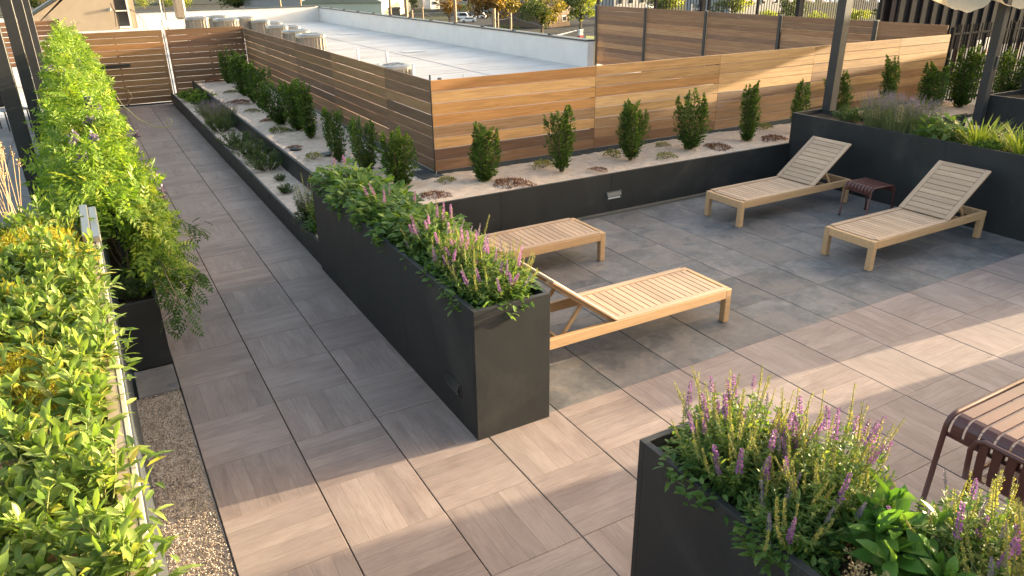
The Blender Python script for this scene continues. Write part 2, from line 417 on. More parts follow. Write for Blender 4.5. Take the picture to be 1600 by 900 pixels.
def rotm(axis, ang, loc=(0, 0, 0)):
    return Matrix.Translation(loc) @ Matrix.Rotation(ang, 4, axis)
def tube(path, r, n=6, mi=0, closed_ends=True):
    P = np.asarray(path, float); k = len(P)
    r = np.broadcast_to(np.asarray(r, float), (k,))
    T = np.gradient(P, axis=0); T /= np.maximum(np.linalg.norm(T, axis=1, keepdims=True), 1e-9)
    ref = np.array([0, 0, 1.0]) if abs(T[0][2]) < 0.9 else np.array([1.0, 0, 0])
    V = []
    a = np.linspace(0, 2 * math.pi, n, endpoint=False)
    u = np.cross(T[0], ref); u /= np.linalg.norm(u)
    for i in range(k):
        u = u - T[i] * (u @ T[i]); u /= max(np.linalg.norm(u), 1e-9)
        w = np.cross(T[i], u)
        V.append(P[i] + r[i] * (np.cos(a)[:, None] * u + np.sin(a)[:, None] * w))
    V = np.concatenate(V); F = []
    for i in range(k - 1):
        for j in range(n):
            p, q = i * n + j, i * n + (j + 1) % n
            F += [(p, q, q + n), (p, q + n, p + n)]
    if closed_ends and n > 2:
        for base in (0, (k - 1) * n):
            for j in range(1, n - 1): F.append((base, base + j, base + j + 1))
    return (V, np.array(F), mi)
def prism(poly, axis, a, b, mi=0):
    """extrude 2D polygon along an axis (0,1,2) between a and b"""
    n = len(poly); V = []
    for h in (a, b):
        for p in poly:
            q = [p[0], p[1]]; q.insert(axis, h); V.append(q)
    F = []
    for j in range(n):
        k = (j + 1) % n; F += [(j, k, k + n), (j, k + n, j + n)]
    for j in range(1, n - 1): F += [(0, j + 1, j), (n, n + j, n + j + 1)]
    return (np.array(V, float), np.array(F), mi)

def ob(name, me, parent=None, loc=(0, 0, 0), rot=(0, 0, 0), color=None):
    o = bpy.data.objects.new(name, me); COL.objects.link(o)
    o.location = loc; o.rotation_euler = rot
    if parent is not None: o.parent = parent
    if color is not None: o.color = (*color, 1)
    return o
def part(name, chunks, mats, parent, loc=(0, 0, 0), rot=(0, 0, 0), smooth=False, color=None):
    return ob(name, npmesh(name, chunks, mats, smooth), parent, loc, rot, color)
def tag(o, label, cat, group=None):
    o["label"] = label; o["category"] = cat
    if group: o["group"] = group
    return o
def thing(name, label, cat, loc=(0, 0, 0), rz=0.0, group=None):
    return tag(ob(name, None, None, loc, (0, 0, rz)), label, cat, group)
def struct(o):
    o["kind"] = "structure"; return o
def kids(o): return [c for c in COL.objects if c.parent == o]
def dup(root, loc, rz, label, group=None, scale=1.0):
    def cp(o, par):
        c = o.copy(); COL.objects.link(c); c.parent = par
        for ch in o.children: cp(ch, c)
        return c
    r = cp(root, None)
    r.location = loc; r.rotation_euler = (0, 0, rz); r.scale = (scale,) * 3 if not hasattr(scale, '__len__') else scale
    r["label"] = label
    if group: r["group"] = group
    return r

# ------------------------------------------------------------------ leaf helpers
def nrm(a): return a / np.maximum(np.linalg.norm(a, axis=-1, keepdims=True), 1e-9)
T_D = (np.array([(0, 0, 0), (.45, .5, .14), (1, 0, 0), (.45, -.5, .14)], float), np.array([(0, 2, 1), (0, 3, 2)]))
T_O = (np.array([(0, 0, 0), (.28, .42, .10), (.3, 0, 0), (.28, -.42, .10), (.66, .40, .09), (.68, 0, 0), (.66, -.40, .09), (1, 0, 0)], float),
       np.array([(0, 2, 1), (0, 3, 2), (1, 2, 5), (1, 5, 4), (2, 3, 6), (2, 6, 5), (4, 5, 7), (5, 6, 7)]))
T_B = (np.array([(0, .35, 0), (0, -.35, 0), (.4, .5, 0), (.4, -.5, 0), (.75, .38, 0), (.75, -.38, 0), (1, 0, 0)], float),
       np.array([(0, 1, 3), (0, 3, 2), (2, 3, 5), (2, 5, 4), (4, 5, 6)]))
def pinnate(n=5, droop=0.0):
    V, F = [], []
    for i in range(n):
        x = 0.18 + 0.72 * i / (n - 1)
        ll = 0.37 * (1 - 0.35 * abs(i / (n - 1) - 0.35))
        for s in (-1, 1):
            b = len(V)
            V += [(x, 0, 0), (x + ll * .34, s * ll * .40, .03), (x + ll * .42, s * ll * 1.0, -.04), (x - ll * .02, s * ll * .55, .03)]
            F += [(b, b + 1, b + 2), (b, b + 2, b + 3)]
    b = len(V); V += [(.9, 0, 0), (1.03, .09, .02), (1.2, 0, -.03), (1.03, -.09, .02)]; F += [(b, b + 2, b + 1), (b, b + 3, b + 2)]
    b = len(V); V += [(0, .012, 0), (0, -.012, 0), (.9, 0, 0)]; F += [(b, b + 1, b + 2)]
    return (np.array(V, float), np.array(F))
T_P = pinnate(5)
def scatter(T, pos, d, up, L, W, bend=0.0, mi=0, tint=None):
    TV, TF = T; N = len(pos)
    d = nrm(np.asarray(d, float)); up = np.asarray(up, float)
    side = np.cross(np.broadcast_to(up, d.shape), d)
    bad = np.linalg.norm(side, axis=1) < 1e-4
    side[bad] = (1, 0, 0)
    side = nrm(side); n = np.cross(d, side)
    L = np.broadcast_to(np.asarray(L, float), (N,))[:, None, None]; W = np.broadcast_to(np.asarray(W, float), (N,))[:, None, None]
    bend = np.broadcast_to(np.asarray(bend, float), (N,))[:, None, None]
    x, y, z = TV[:, 0][None, :, None], TV[:, 1][None, :, None], TV[:, 2][None, :, None]
    P = np.asarray(pos)[:, None, :] + d[:, None, :] * x * L + side[:, None, :] * y * W + n[:, None, :] * (z * W - bend * x * x * L)
    k = len(TV)
    F = (TF[None] + (np.arange(N) * k)[:, None, None]).reshape(-1, 3)
    t = None if tint is None else np.repeat(np.broadcast_to(tint, (N,)), k)
    return (P.reshape(-1, 3), F, mi, t)
def rdir(n, rng=RNG):
    v = rng.normal(size=(n, 3)); return nrm(v)
def interp_path(P, t):
    P = np.asarray(P); k = len(P) - 1
    f = np.clip(t, 0, 0.9999) * k; i = f.astype(int); fr = (f - i)[:, None]
    return P[i] * (1 - fr) + P[i + 1] * fr, nrm(P[i + 1] - P[i])

# ================================================================== SETTING
T = 0.61
# street level ground far below the roof terrace
struct(part("ground", [(np.array([(-900, -700, -11), (1500, -700, -11), (1500, 1900, -11), (-900, 1900, -11)], float), np.array([(0, 1, 2), (0, 2, 3)]), 0)], M['far'], None))
bld = thing("roof_building", "low white building whose flat roof carries the terrace", "building")
part("wall", [box(-14, 14.95, -12, 49.0, -10.99, -0.07)], M['white'], bld)
part("wall", [box(14.95, 40, -12, 5.0, -10.99, -0.075), box(14.95, 40, 5.0, 19.5, -10.99, -0.08)], M['white'], bld)
struct(part("roof", [box(-14, 14.9, 17.32, 48.6, -0.066, 0.0), box(3.86, 14.9, 5.3, 17.32, -0.066, 0.0), box(14.9, 15.6, 5.3, 19.4, -0.07, -0.004)], M['roof'], None))

struct(part("courtyard", [box(15.6, 40, 5.3, 19.4, -0.07, -0.006)], M['greyroof'], None))
floor = struct(part("terrace_floor", [box(-0.34, 12, -6, 3.8, -0.06, -0.028), box(-0.34, 2.34, 3.8, 17.3, -0.06, -0.029)], M['sub'], None))
PHX, PHY = .3014, .3043
pm_w = [npmesh("paver", [cbox(-a, a, -b, b, -.024, 0, .0025)], M['pwood']) for a, b in ((PHX, PHY), (PHY, PHX))]
pm_s = [npmesh("stone_paver", [cbox(-a, a, -b, b, -.024, 0, .0025)], M['pstone']) for a, b in ((PHX, PHY), (PHY, PHX))]
def paver(i, r, stone=False):
    x, y = (i + .5) * T, (-r - .5) * T
    jz = random.uniform(-.0012, .0006)
    q = (i + r) % 2
    ob("stone_paver" if stone else "paver", (pm_s if stone else pm_w)[q], floor, (x, y, jz), (random.uniform(-.0012, .0012), random.uniform(-.0012, .0012), (math.pi / 2) * q + math.pi * random.randint(0, 1)))
# row r spans y from -r*T-T to -r*T ; r>=0 is south of y=0
for r in range(-29, 8):
    for i in range(0, 16):
        y1 = -r * T
        if r < 0:                    # y > 0
            if i < 3: paver(i, r)
            elif i >= 4 and r >= -6 and i < 16: paver(i, r, True)
            elif i == 3 and r >= -6: paver(i, r, True)
        elif i < 16 and r < 6 and not (i > 13 and r > 4):
            paver(i, r)
# strip west of the path: one small paver then gravel
sp = part("paver", [cbox(-.31, -.006, 1.85, 2.32, -.024, -.001, .003)], M['pstone'], floor)
struct(part("gravel_bed", [box(-.34, -.004, -6, 1.845, -.05, -.026)], M['sand'], None))
N = 16000
px = RNG.uniform(-.335, -.012, N); py = RNG.uniform(-2.6, 1.84, N); pz = RNG.uniform(-.03, -.008, N) + .006
OV = np.array([(1, 0, 0), (-1, 0, 0), (0, 1, 0), (0, -1, 0), (0, 0, 1), (0, 0, -1)], float)
OF = np.array([(0, 2, 4), (2, 1, 4), (1, 3, 4), (3, 0, 4), (2, 0, 5), (1, 2, 5), (3, 1, 5), (0, 3, 5)])
sc = RNG.uniform(.0028, .0066, (N, 1, 1)) * RNG.uniform(.6, 1.4, (N, 1, 3))
ang = RNG.uniform(0, 6.28, N); ca, sa = np.cos(ang), np.sin(ang)
PV = OV[None] * sc
PV = np.stack([PV[..., 0] * ca[:, None] - PV[..., 1] * sa[:, None], PV[..., 0] * sa[:, None] + PV[..., 1] * ca[:, None], PV[..., 2]], -1)
PV = PV + np.stack([px, py, pz], 1)[:, None]
tg = NT("pebble"); g_ = tg.n("ShaderNodeNewGeometry")
M['pebble'] = tg.done(tg.principled(tg.ramp(g_.outputs["Random Per Island"], [(0, (0.14, 0.105, 0.08)), (0.4, (0.32, 0.255, 0.20)), (0.75, (0.47, 0.39, 0.31)), (1, (0.60, 0.53, 0.45))]), 0.8, 0, .3).outputs[0])
peb = ob("gravel", npmesh("gravel", [(PV.reshape(-1, 3), (OF[None] + (np.arange(N) * 6)[:, None, None]).reshape(-1, 3), 0)], M['pebble']))
peb["kind"] = "stuff"

def hgrid(name, x0, x1, y0, y1, z, mat, amp=.018, step=.08, seed=1, fn=None):
    rg = np.random.default_rng(seed)
    nx, ny = max(2, int((x1 - x0) / step)), max(2, int((y1 - y0) / step))
    xs, ys = np.meshgrid(np.linspace(x0, x1, nx), np.linspace(y0, y1, ny), indexing='ij')
    zz = z + amp * (np.sin(xs * 5.1 + seed) * np.cos(ys * 4.3) * .5 + rg.normal(size=xs.shape) * .35)
    if fn is not None: zz = zz + fn(xs, ys)
    V = np.stack([xs, ys, zz], -1).reshape(-1, 3)
    i, j = np.meshgrid(np.arange(nx - 1), np.arange(ny - 1), indexing='ij'); a = (i * ny + j).ravel()
    F = np.concatenate([np.stack([a, a + ny, a + ny + 1], 1), np.stack([a, a + ny + 1, a + 1], 1)])
    return npmesh(name, [(V, F, 0)], mat, True)

# ---- planters -------------------------------------------------------
def wall_panels(parent, p0, p1, z0, z1, th, n, inward, name="side_panel", gap=.0012):
    """vertical wall from p0 to p1 (axis aligned), split in n panels, thickness towards inward"""
    for k in range(n):
        a, b = k / n, (k + 1) / n
        q0 = [p0[0] + (p1[0] - p0[0]) * a, p0[1] + (p1[1] - p0[1]) * a]
        q1 = [p0[0] + (p1[0] - p0[0]) * b, p0[1] + (p1[1] - p0[1]) * b]
        if abs(p1[0] - p0[0]) > abs(p1[1] - p0[1]):
            s = 1 if q1[0] > q0[0] else -1
            x0, x1 = sorted((q0[0] + s * (gap if k else 0), q1[0])); y0, y1 = sorted((q0[1], q0[1] + inward * th))
        else:
            s = 1 if q1[1] > q0[1] else -1
            y0, y1 = sorted((q0[1] + s * (gap if k else 0), q1[1])); x0, x1 = sorted((q0[0], q0[0] + inward * th))
        cx, cy, cz = (x0 + x1) / 2, (y0 + y1) / 2, z0
        part(name, [cbox(x0 - cx, x1 - cx, y0 - cy, y1 - cy, 0, z1 - z0, .0018)], M['metal'], parent, (cx, cy, cz))
def planter(label, x0, x1, y0, y1, z0, h, nx=1, ny=3, soil=.07, th=.035, group="charcoal metal planters"):
    t = thing("planter", label, "planter", (0, 0, 0), 0, group)
    wall_panels(t, (x0, y0 + th + .0005), (x0, y1 - th - .0005), z0, h, th, ny, 1)
    wall_panels(t, (x1, y0 + th + .0005), (x1, y1 - th - .0005), z0, h, th, ny, -1)
    wall_panels(t, (x0, y0), (x1, y0), z0, h, th, nx, 1)
    wall_panels(t, (x0, y1), (x1, y1), z0, h, th, nx, -1)
    ob("soil", hgrid("soil", x0 + th, x1 - th, y0 + th, y1 - th, h - soil, M['soil'], .02, .07, int(abs(x0 * 31 + y0 * 7)) + 2), t)
    return t
tallp = planter("long tall charcoal planter dividing the path from the lounger terrace", 1.742, 2.342, -.05, 3.80, .001, 1.015, 1, 3)
nearp = planter("nearest charcoal planter at the bottom edge with flowering sage", 1.79, 2.39, -4.6, -1.715, .001, 1.0, 1, 2)
rightp = planter("long charcoal planter behind the two raised-back loungers", 9.22, 9.86, -1.10, 3.83, .001, .995, 1, 4, .06)
vinep = planter("low narrow charcoal planter under the vine beside the path", -.325, -.005, 2.33, 17.0, .001, .61, 1, 10, .06, .028)
# L-shaped raised bed and the lower strip bed
bed = thing("raised_bed", "L-shaped charcoal raised bed of sand and shrubs below the fences", "raised bed")
wall_panels(bed, (2.345, 3.80), (9.215, 3.80), .001, .53, .04, 4, 1)
wall_panels(bed, (2.31, 3.845), (2.31, 17.1), .001, .53, .04, 9, 1)
wall_panels(bed, (9.22, 3.84), (14.0, 3.84), .001, .50, .04, 3, 1)
low = thing("low_bed", "low charcoal edged planting strip along the right side of the path", "raised bed")
wall_panels(low, (1.765, 3.806), (1.765, 17.1), .001, .29, .03, 9, 1)
for y in (6.35, 10.2, 14.1):
    part("drain_hole", [xf(tube([(0, 0, 0), (.006, 0, 0)], .028, 10), Matrix.Identity(4))], M['dark'], low, (1.7615, y, .2))
def sandz(xs, ys): return .03 * np.sin(xs * 1.3) * np.sin(ys * 1.1)
struct(ob("sand", hgrid("sand", 2.34, 15.3, 3.83, 5.19, .465, M['sand'], .012, .07, 3, sandz)))
struct(ob("sand", hgrid("sand", 2.34, 3.82, 5.19, 17.15, .465, M['sand'], .012, .07, 4, sandz)))
struct(ob("sand", hgrid("sand", 1.79, 2.32, 3.82, 17.1, .245, M['sand'], .012, .07, 5)))

# step lights
def step_light(label, loc, rz, w=.27, h=.115, fm='steel', lm='lens'):
    t = thing("step_light", label, "step light", loc, rz, "recessed step lights")
    part("frame", [cbox(-w / 2, w / 2, -.006, .004, -h / 2, -h / 2 + .012, .001), cbox(-w / 2, w / 2, -.006, .004, h / 2 - .012, h / 2, .001),
                   cbox(-w / 2, -w / 2 + .012, -.006, .004, -h / 2 + .012, h / 2 - .012, .001), cbox(w / 2 - .012, w / 2, -.006, .004, -h / 2 + .012, h / 2 - .012, .001)], M[fm], t)
    part("recess", [box(-w / 2 + .012, w / 2 - .012, -.002, .003, -h / 2 + .012, h / 2 - .012)], M['dark'], t)
    part("hood", [prism([(-.004, h / 2 - .013), (-.026, -.008), (-.022, -.012), (-.001, h / 2 - .018)], 0, -w / 2 + .02, w / 2 - .02)], M[fm], t)
    part("lens", [cbox(-w / 2 + .04, w / 2 - .03, -.012, -.003, -h / 2 + .014, -h / 2 + .034, .003)], M[lm], t)
    return t
step_light("step light with pale lens recessed in the raised bed wall behind the loungers", (5.82, 3.797, .225), 0)
step_light("dark step light recessed low in the tall planter beside the path", (1.739, .33, .275), -math.pi / 2, fm='metal', lm='steel')
part("base_tray", [cbox(-.3, .02, -.02, .42, 0, .03, .004)], M['coping'], thing("flashing", "flat black metal flashing on the sand at the fence corner", "flashing", (3.85, 5.08, .47), 0))

# ---- wooden fences ---------------------------------------------------
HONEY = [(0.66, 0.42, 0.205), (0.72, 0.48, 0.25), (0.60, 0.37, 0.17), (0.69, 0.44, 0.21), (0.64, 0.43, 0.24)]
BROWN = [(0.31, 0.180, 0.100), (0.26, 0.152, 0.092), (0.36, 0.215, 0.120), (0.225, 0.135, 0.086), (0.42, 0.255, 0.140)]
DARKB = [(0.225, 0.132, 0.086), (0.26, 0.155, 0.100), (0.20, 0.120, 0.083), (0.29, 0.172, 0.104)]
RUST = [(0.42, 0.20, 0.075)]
def board(parent, p0, p1, z, h, th, color, nudge=0.0):
    """board lying along p0-p1 with its lower edge at z"""
    d = Vector((p1[0] - p0[0], p1[1] - p0[1], 0)); L = d.length
    o = part("board", [cbox(-L / 2, L / 2, -th / 2, th / 2, 0, h, .002)], M['ipe'], parent,
             ((p0[0] + p1[0]) / 2, (p0[1] + p1[1]) / 2, z), (random.uniform(-.002, .002), random.uniform(-.0005, .0005), math.atan2(d.y, d.x)), color=color)
    return o
def fence_post(parent, x, y, z0, z1, s=.06, mat='black'):
    return part("post", [cbox(-s / 2, s / 2, -s / 2, s / 2, 0, z1 - z0, .004)], M[mat], parent, (x, y, z0))
ff = thing("wood_fence", "sunlit honey coloured horizontal board fence behind the lounger terrace", "fence")
rows = 8; pitch = .153; bh = .143; z0 = .535
palette = [  # upper rows honey for sunlight, lower rows browner for shade, in the colours
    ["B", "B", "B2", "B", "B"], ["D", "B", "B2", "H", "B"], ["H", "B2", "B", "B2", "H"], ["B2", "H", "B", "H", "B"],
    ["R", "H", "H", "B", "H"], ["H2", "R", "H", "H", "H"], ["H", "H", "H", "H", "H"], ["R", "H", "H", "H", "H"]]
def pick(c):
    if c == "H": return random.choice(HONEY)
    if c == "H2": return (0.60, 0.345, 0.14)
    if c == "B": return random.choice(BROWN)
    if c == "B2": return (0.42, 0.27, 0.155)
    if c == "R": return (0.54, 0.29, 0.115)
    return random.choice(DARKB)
xj = [3.80, 6.46, 8.95, 11.2, 13.6, 15.18]
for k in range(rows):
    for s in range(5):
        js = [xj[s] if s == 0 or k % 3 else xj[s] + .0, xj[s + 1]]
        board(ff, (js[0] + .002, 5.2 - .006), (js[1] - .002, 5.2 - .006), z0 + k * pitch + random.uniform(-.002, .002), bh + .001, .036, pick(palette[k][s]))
for x in xj[1:-1] + [15.14]: fence_post(ff, x, 5.235, .05, 1.72)
part("base_board", [cbox(3.84, 15.18, 5.19, 5.23, .40, .528, .004)], M['coping'], ff)
part("corner_trim", [cbox(-.006, .006, -.006, .006, 0, 1.22, .001)], M['dark'], ff, (3.795, 5.18, .535))
fs = thing("wood_fence", "brown horizontal board fence running beside the path to the gate", "fence")
yj = [5.19, 6.89, 9.59, 12.09, 14.88, 17.22]
for k in range(rows):
    for s in range(5):
        c = random.choice(BROWN[:4] + DARKB + [(0.30, 0.18, 0.10)]) if not (s == 4) else random.choice([(0.36, 0.235, 0.14), (0.31, 0.20, 0.12), (0.24, 0.15, 0.09)])
        board(fs, (3.8 + .0125, yj[s] + .003), (3.8 + .0125, yj[s + 1] - .003), z0 + k * pitch + random.uniform(-.002, .002), bh + .001, .022, c)
for y in yj[1:-1] + [17.15]: fence_post(fs, 3.86, y, .0, 1.72)
part("base_board", [cbox(3.80, 3.84, 5.24, 17.2, .40, .528, .004)], M['coping'], fs)
# gate and far panel
gate = thing("gate", "closed brown board gate at the far end of the path", "gate")
for k in range(12):
    c = (0.40, 0.22, 0.10) if k in (9,) else random.choice([(0.27, 0.17, 0.09), (0.30, 0.19, 0.10), (0.24, 0.15, 0.085), (0.34, 0.21, 0.11)])  # third board down coloured orange for a patch of sunlight
    board(gate, (-.35, 17.2), (1.83, 17.2), .07 + k * .1445, .1385, .022, c)
for x in (-.3, .75, 1.78): part("stile", [cbox(-.022, .022, -.012, .012, .05, 1.79, .003)], M['black'], gate, (x, 17.228, 0))
part("lock_rail", [cbox(.36, .98, 17.15, 17.186, .985, 1.045, .004)], M['black'], gate)
part("bottom_rail", [cbox(-.35, 1.83, 17.185, 17.215, .012, .055, .003)], M['black'], gate)
fp = thing("wood_fence", "dark brown board fence panel between the gate and the fence corner", "fence")
for k in range(12):
    if k * .1445 + .07 < .2: continue
    board(fp, (1.915, 17.2), (3.79, 17.2), .07 + k * .1445, .1385, .022, random.choice(DARKB + [(0.24, 0.145, 0.085), (0.21, 0.13, 0.08)]))
for x in (1.95, 2.9): fence_post(fp, x, 17.245, .0, 1.76, .05)
part("gap_strip", [cbox(-.014, .014, -.02, .02, 0, 1.72, .002)], M['white'], fp, (1.872, 17.31, .05))  # white strip behind the gap, standing in for the white roof beyond
# back fence beyond the white roof
fb = thing("wood_fence", "mixed brown board fence with black posts beyond the white roof", "fence")
yb = [5.24, 6.9, 9.55, 12.15, 14.75, 17.3]
for k in range(13):
    for s in range(5):
        c = random.choice(BROWN + DARKB + [(0.36, 0.20, 0.105), (0.30, 0.17, 0.095)])
        board(fb, (15.22, yb[s] + .05), (15.22, yb[s + 1] - .05), .06 + k * .143 + random.uniform(-.002, .002), .139, .022, c)
for y in yb[1:]:
    p = fence_post(fb, 15.20, y, .0, 1.93, .09)
    part("cap", [cbox(-.05, .05, -.05, .05, 1.93, 1.94, .002)], M['steel'], p)
# left terrace fence and dark furniture region
fl = thing("wood_fence", "dark slatted fence behind the black pergola posts on the left", "fence")
for k in range(9):
    board(fl, (-4.2, 24), (-.36, 24), .5 + k * .147, .125, .025, random.choice(DARKB + BROWN[:2]))
fence_post(fl, -.40, 23.96, .0, 1.84, .09); fence_post(fl, -2.4, 24.06, .0, 1.80, .06)

# left lower terrace paving (dark) with the pergola posts
lt = struct(part("side_terrace", [box(-6, -.36, 2.35, 17.2, -.06, -.03)], M['sub'], None))
for i in range(-8, -1):
    for r in range(-28, -5):
        ob("stone_paver", pm_s[(i + r) % 2], lt, ((i + .5) * T + .2, (-r - .5) * T, -.004), (0, 0, (i + r) % 2 * math.pi / 2))
lp = thing("pergola", "black steel pergola posts standing behind the vine on the left", "pergola")
for y in (8.95, 13.7, 18.4, 23.1):
    part("post", [cbox(-.10, .10, -.10, .10, 0, 3.5, .006)], M['black'], lp, (-1.10, y, 0))
part("beam", [cbox(-.07, .07, 8.7, 23.3, 3.5, 3.7, .006)], M['black'], lp, (-1.10, 0, 0))

# right pergola: posts, canvas
rp = thing("pergola", "dark grey steel pergola posts rising behind the right planter", "pergola")
for x, y, zb in ((9.93, 3.74, .40), (14.12, 3.70, .30), (14.12, -4.0, .3), (9.93, -4.0, 0)):
    part("post", [cbox(-.075, .075, -.075, .075, 0, 3.32 - zb, .005)], M['post'], rp, (x, y, zb))
for y in (3.72, -4.0): part("beam", [cbox(9.8, 14.25, -.07, .07, 3.32, 3.5, .005)], M['post'], rp, (0, y, 0))
part("beam", [cbox(-.07, .07, -3.9, 3.6, 3.32, 3.5, .005)], M['post'], rp, (14.12, 0, 0))
part("power_box", [cbox(-.03, .03, -.02, .0, -.11, .11, .004)], M['steel'], rp, (14.14, 3.62, 1.42))
# scalloped canvas: hangs in swags between the cross wires
sail = thing("shade_canopy", "cream canvas canopy hanging in scalloped swags at the upper right", "canopy")
def swag(x0, x1, y0, y1, ztop, drop, rise=.75):
    nx, ny = 15, 5; V = []
    for i in range(nx):
        for j in range(ny):
            u, v = i / (nx - 1), j / (ny - 1)
            V.append((x0 + (x1 - x0) * u, y0 + (y1 - y0) * v, ztop + rise * v - drop * (4 * u * (1 - u)) ** .8 * (1 - .06 * math.sin(v * 9 + u * 5)) + .015 * math.sin(u * 21 + v * 6)))
    a = [(i * ny + j) for i in range(nx - 1) for j in range(ny - 1)]
    F = [(p, p + ny, p + ny + 1) for p in a] + [(p, p + ny + 1, p + 1) for p in a]
    return (np.array(V), np.array(F), 0)
SWX = [11.9, 13.45, 15.0, 16.6, 18.2]
for k in range(4):
    part("swag", [swag(SWX[k], SWX[k + 1], 3.50, 5.6, 2.62, .30)], M['cream'], sail, smooth=True)
part("wire", [tube([(11.9, 3.5, 2.63), (18.2, 3.5, 2.63)], .008, 5)], M['steel'], sail)
# stepped dark planters on the far right
b1 = planter("dark planter box standing past the right pergola post", 14.3, 15.6, .9, 3.74, .1, .83, 1, 2, .07, .05)
b2 = planter("upper dark planter box stacked behind at the right edge", 15.7, 17.2, .9, 3.9, .1, 1.12, 1, 2, .07, .05)
# unseen planter and pavilion added past the right edge to cast the terrace shade
shade_planter = planter("unseen charcoal planter added south of the gap to cast shade", 9.22, 9.86, -7.2, -1.68, .001, 1.55, 1, 4, .06)
blk = thing("blocker", "unseen added grey pavilion with a sloping roof", "blocker")
part("wall", [prism([(-.95, 0.0), (4.75, 0.0), (4.75, 2.05), (1.75, 4.6), (-.95, 4.6)], 0, 22, 25.5)], M['greywall'], blk)
part("roof", [prism([(4.9, 1.95), (4.9, 2.05), (1.75, 4.72), (-1.1, 4.72), (-1.1, 4.61), (1.75, 4.605)], 0, 21.8, 25.7)], M['coping'], blk)

# ---- white roof parapets, stair bulkhead -----------------------------
pe = thing("parapet", "long white parapet wall with dark coping on the far side of the roof", "parapet")
part("wall", [box(14.62, 14.88, 16.95, 48.3, .001, .83)], M['white'], pe)
for k in range(12):
    y0 = 16.95 + k * 2.61
    part("coping", [cbox(14.57, 14.93, y0 + .004, y0 + 2.606, .83, .885, .005)], M['coping'], pe)
    part("clip", [cbox(14.68, 14.80, y0 + 2.4, y0 + 2.55, .886, .93, .004)], M['dark'], pe)
pn = thing("parapet", "short white parapet wall at the far end of the roof behind the condensers", "parapet")
part("wall", [box(-9, 14.61, 48.0, 48.3, .001, .93)], M['white'], pn)
for k in range(8): part("coping", [cbox(-9 + k * 2.93 + .004, -9 + k * 2.93 + 2.926, 47.95, 48.35, .93, .985, .005)], M['coping'], pn)
bk = thing("stair_bulkhead", "tan stucco stair bulkhead with a sloped roof edge behind the gate", "bulkhead")
part("wall", [prism([(-1.75, .74), (1.86, .74), (1.86, 3.9), (.9, 2.88), (-.30, 2.08), (-1.75, 1.25)], 1, 36.0, 39.0), box(1.861, 2.72, 36.62, 39.0, .74, 4.0)], M['stucco'], bk)
part("roof_edge", [prism([(-1.85, 1.22), (-.28, 2.12), (.9, 2.93), (.9, 3.03), (-.30, 2.24), (-1.85, 1.34)], 1, 35.85, 39.1)], M['coping'], bk)
part("plinth", [box(-1.6, 2.9, 35.8, 39.0, .001, .735)], M['white'], bk)
dr = part("door", [cbox(1.90, 2.38, 36.55, 36.6, .86, 3.2, .004)], M['glass'], bk)
part("door_frame", [cbox(1.90, 2.40, 36.5, 36.548, .76, .855, .004), cbox(1.90, 2.40, 36.5, 36.548, 1.50, 1.55, .004), cbox(2.39, 2.45, 36.5, 36.61, .76, 3.2, .004)], M['white'], dr)
rail = []
for x in np.linspace(2.5, 3.05, 5): rail.append(tube([(x, 36.1, .74 - (x - 2.5) * .5), (x, 36.1, 1.55 - (x - 2.5) * 1.3)], .012, 4))
rail.append(tube([(2.45, 36.1, 1.62), (2.7, 36.1, 1.45), (3.0, 36.1, 1.0), (3.08, 36.1, .55)], .018, 5))
part("railing", rail, M['black'], bk)
part("railing", [tube([(1.75, 35.7, .9), (1.80, 35.7, 1.5), (1.72, 35.7, 1.9)], .015, 5), tube([(1.88, 35.7, .8), (1.9, 35.7, 1.35), (1.74, 35.7, 1.75)], .015, 5)], M['black'], bk)
part("wall_lamp", [cbox(-.07, .07, -.1, 0, -.06, .06, .01)], M['alu'], bk, (1.62, 35.99, 1.62))

# ---- air conditioning condensers -------------------------------------
def condenser():
    t = thing("condenser", "x", "air conditioner", (0, 0, 0), 0, "rooftop air conditioning condensers")
    n = 28; a = np.linspace(0, 2 * math.pi, n, endpoint=False)
    def sq(r, k=4):
        rr = r / (np.abs(np.cos(a)) ** k + np.abs(np.sin(a)) ** k) ** (1 / k)
        return np.stack([rr * np.cos(a), rr * np.sin(a)], 1)
    def ringwall(prof, mi=0):
        V = []; F = []
        for r, z in prof: V.append(np.concatenate([sq(r), np.full((n, 1), z)], 1))
        for i in range(len(prof) - 1):
            for j in range(n):
                p, q = i * n + j, i * n + (j + 1) % n; F += [(p, q, q + n), (p, q + n, p + n)]
        return (np.concatenate(V), np.array(F), mi)
    part("body", [ringwall([(.40, .08), (.415, .10), (.415, .78), (.40, .80)])], M['galv'], t)
    ribs = []
    for j in range(n):
        p = sq(.425)[j]; ribs.append(xf(box(-.006, .006, -.012, .012, .12, .77), rotm('Z', a[j], (p[0], p[1], 0))))
    part("louvre", ribs, M['galv'], t)["kind"] = "stuff"
    part("top_cap", [ringwall([(.44, .79), (.44, .85), (.40, .885), (.30, .90), (.285, .87)])], M['alu'], t)
    part("fan_opening", [ringwall([(.285, .865), (.02, .865)])], M['dark'], t)
    g = []
    for r in (.09, .16, .23):
        g.append(tube([(r * math.cos(x), r * math.sin(x), .895) for x in np.linspace(0, 6.2832, 18)], .006, 4))
    for x in np.linspace(0, math.pi, 5)[:-1]: g.append(tube([(-.28 * math.cos(x), -.28 * math.sin(x), .895), (.28 * math.cos(x), .28 * math.sin(x), .895)], .007, 4))
    part("fan_grille", g, M['alu'], t)
    part("stand", [box(-.40, .40, -.40, -.34, 0, .079), box(-.40, .40, .34, .40, 0, .079)], M['coping'], t)
    return t
C0 = condenser()
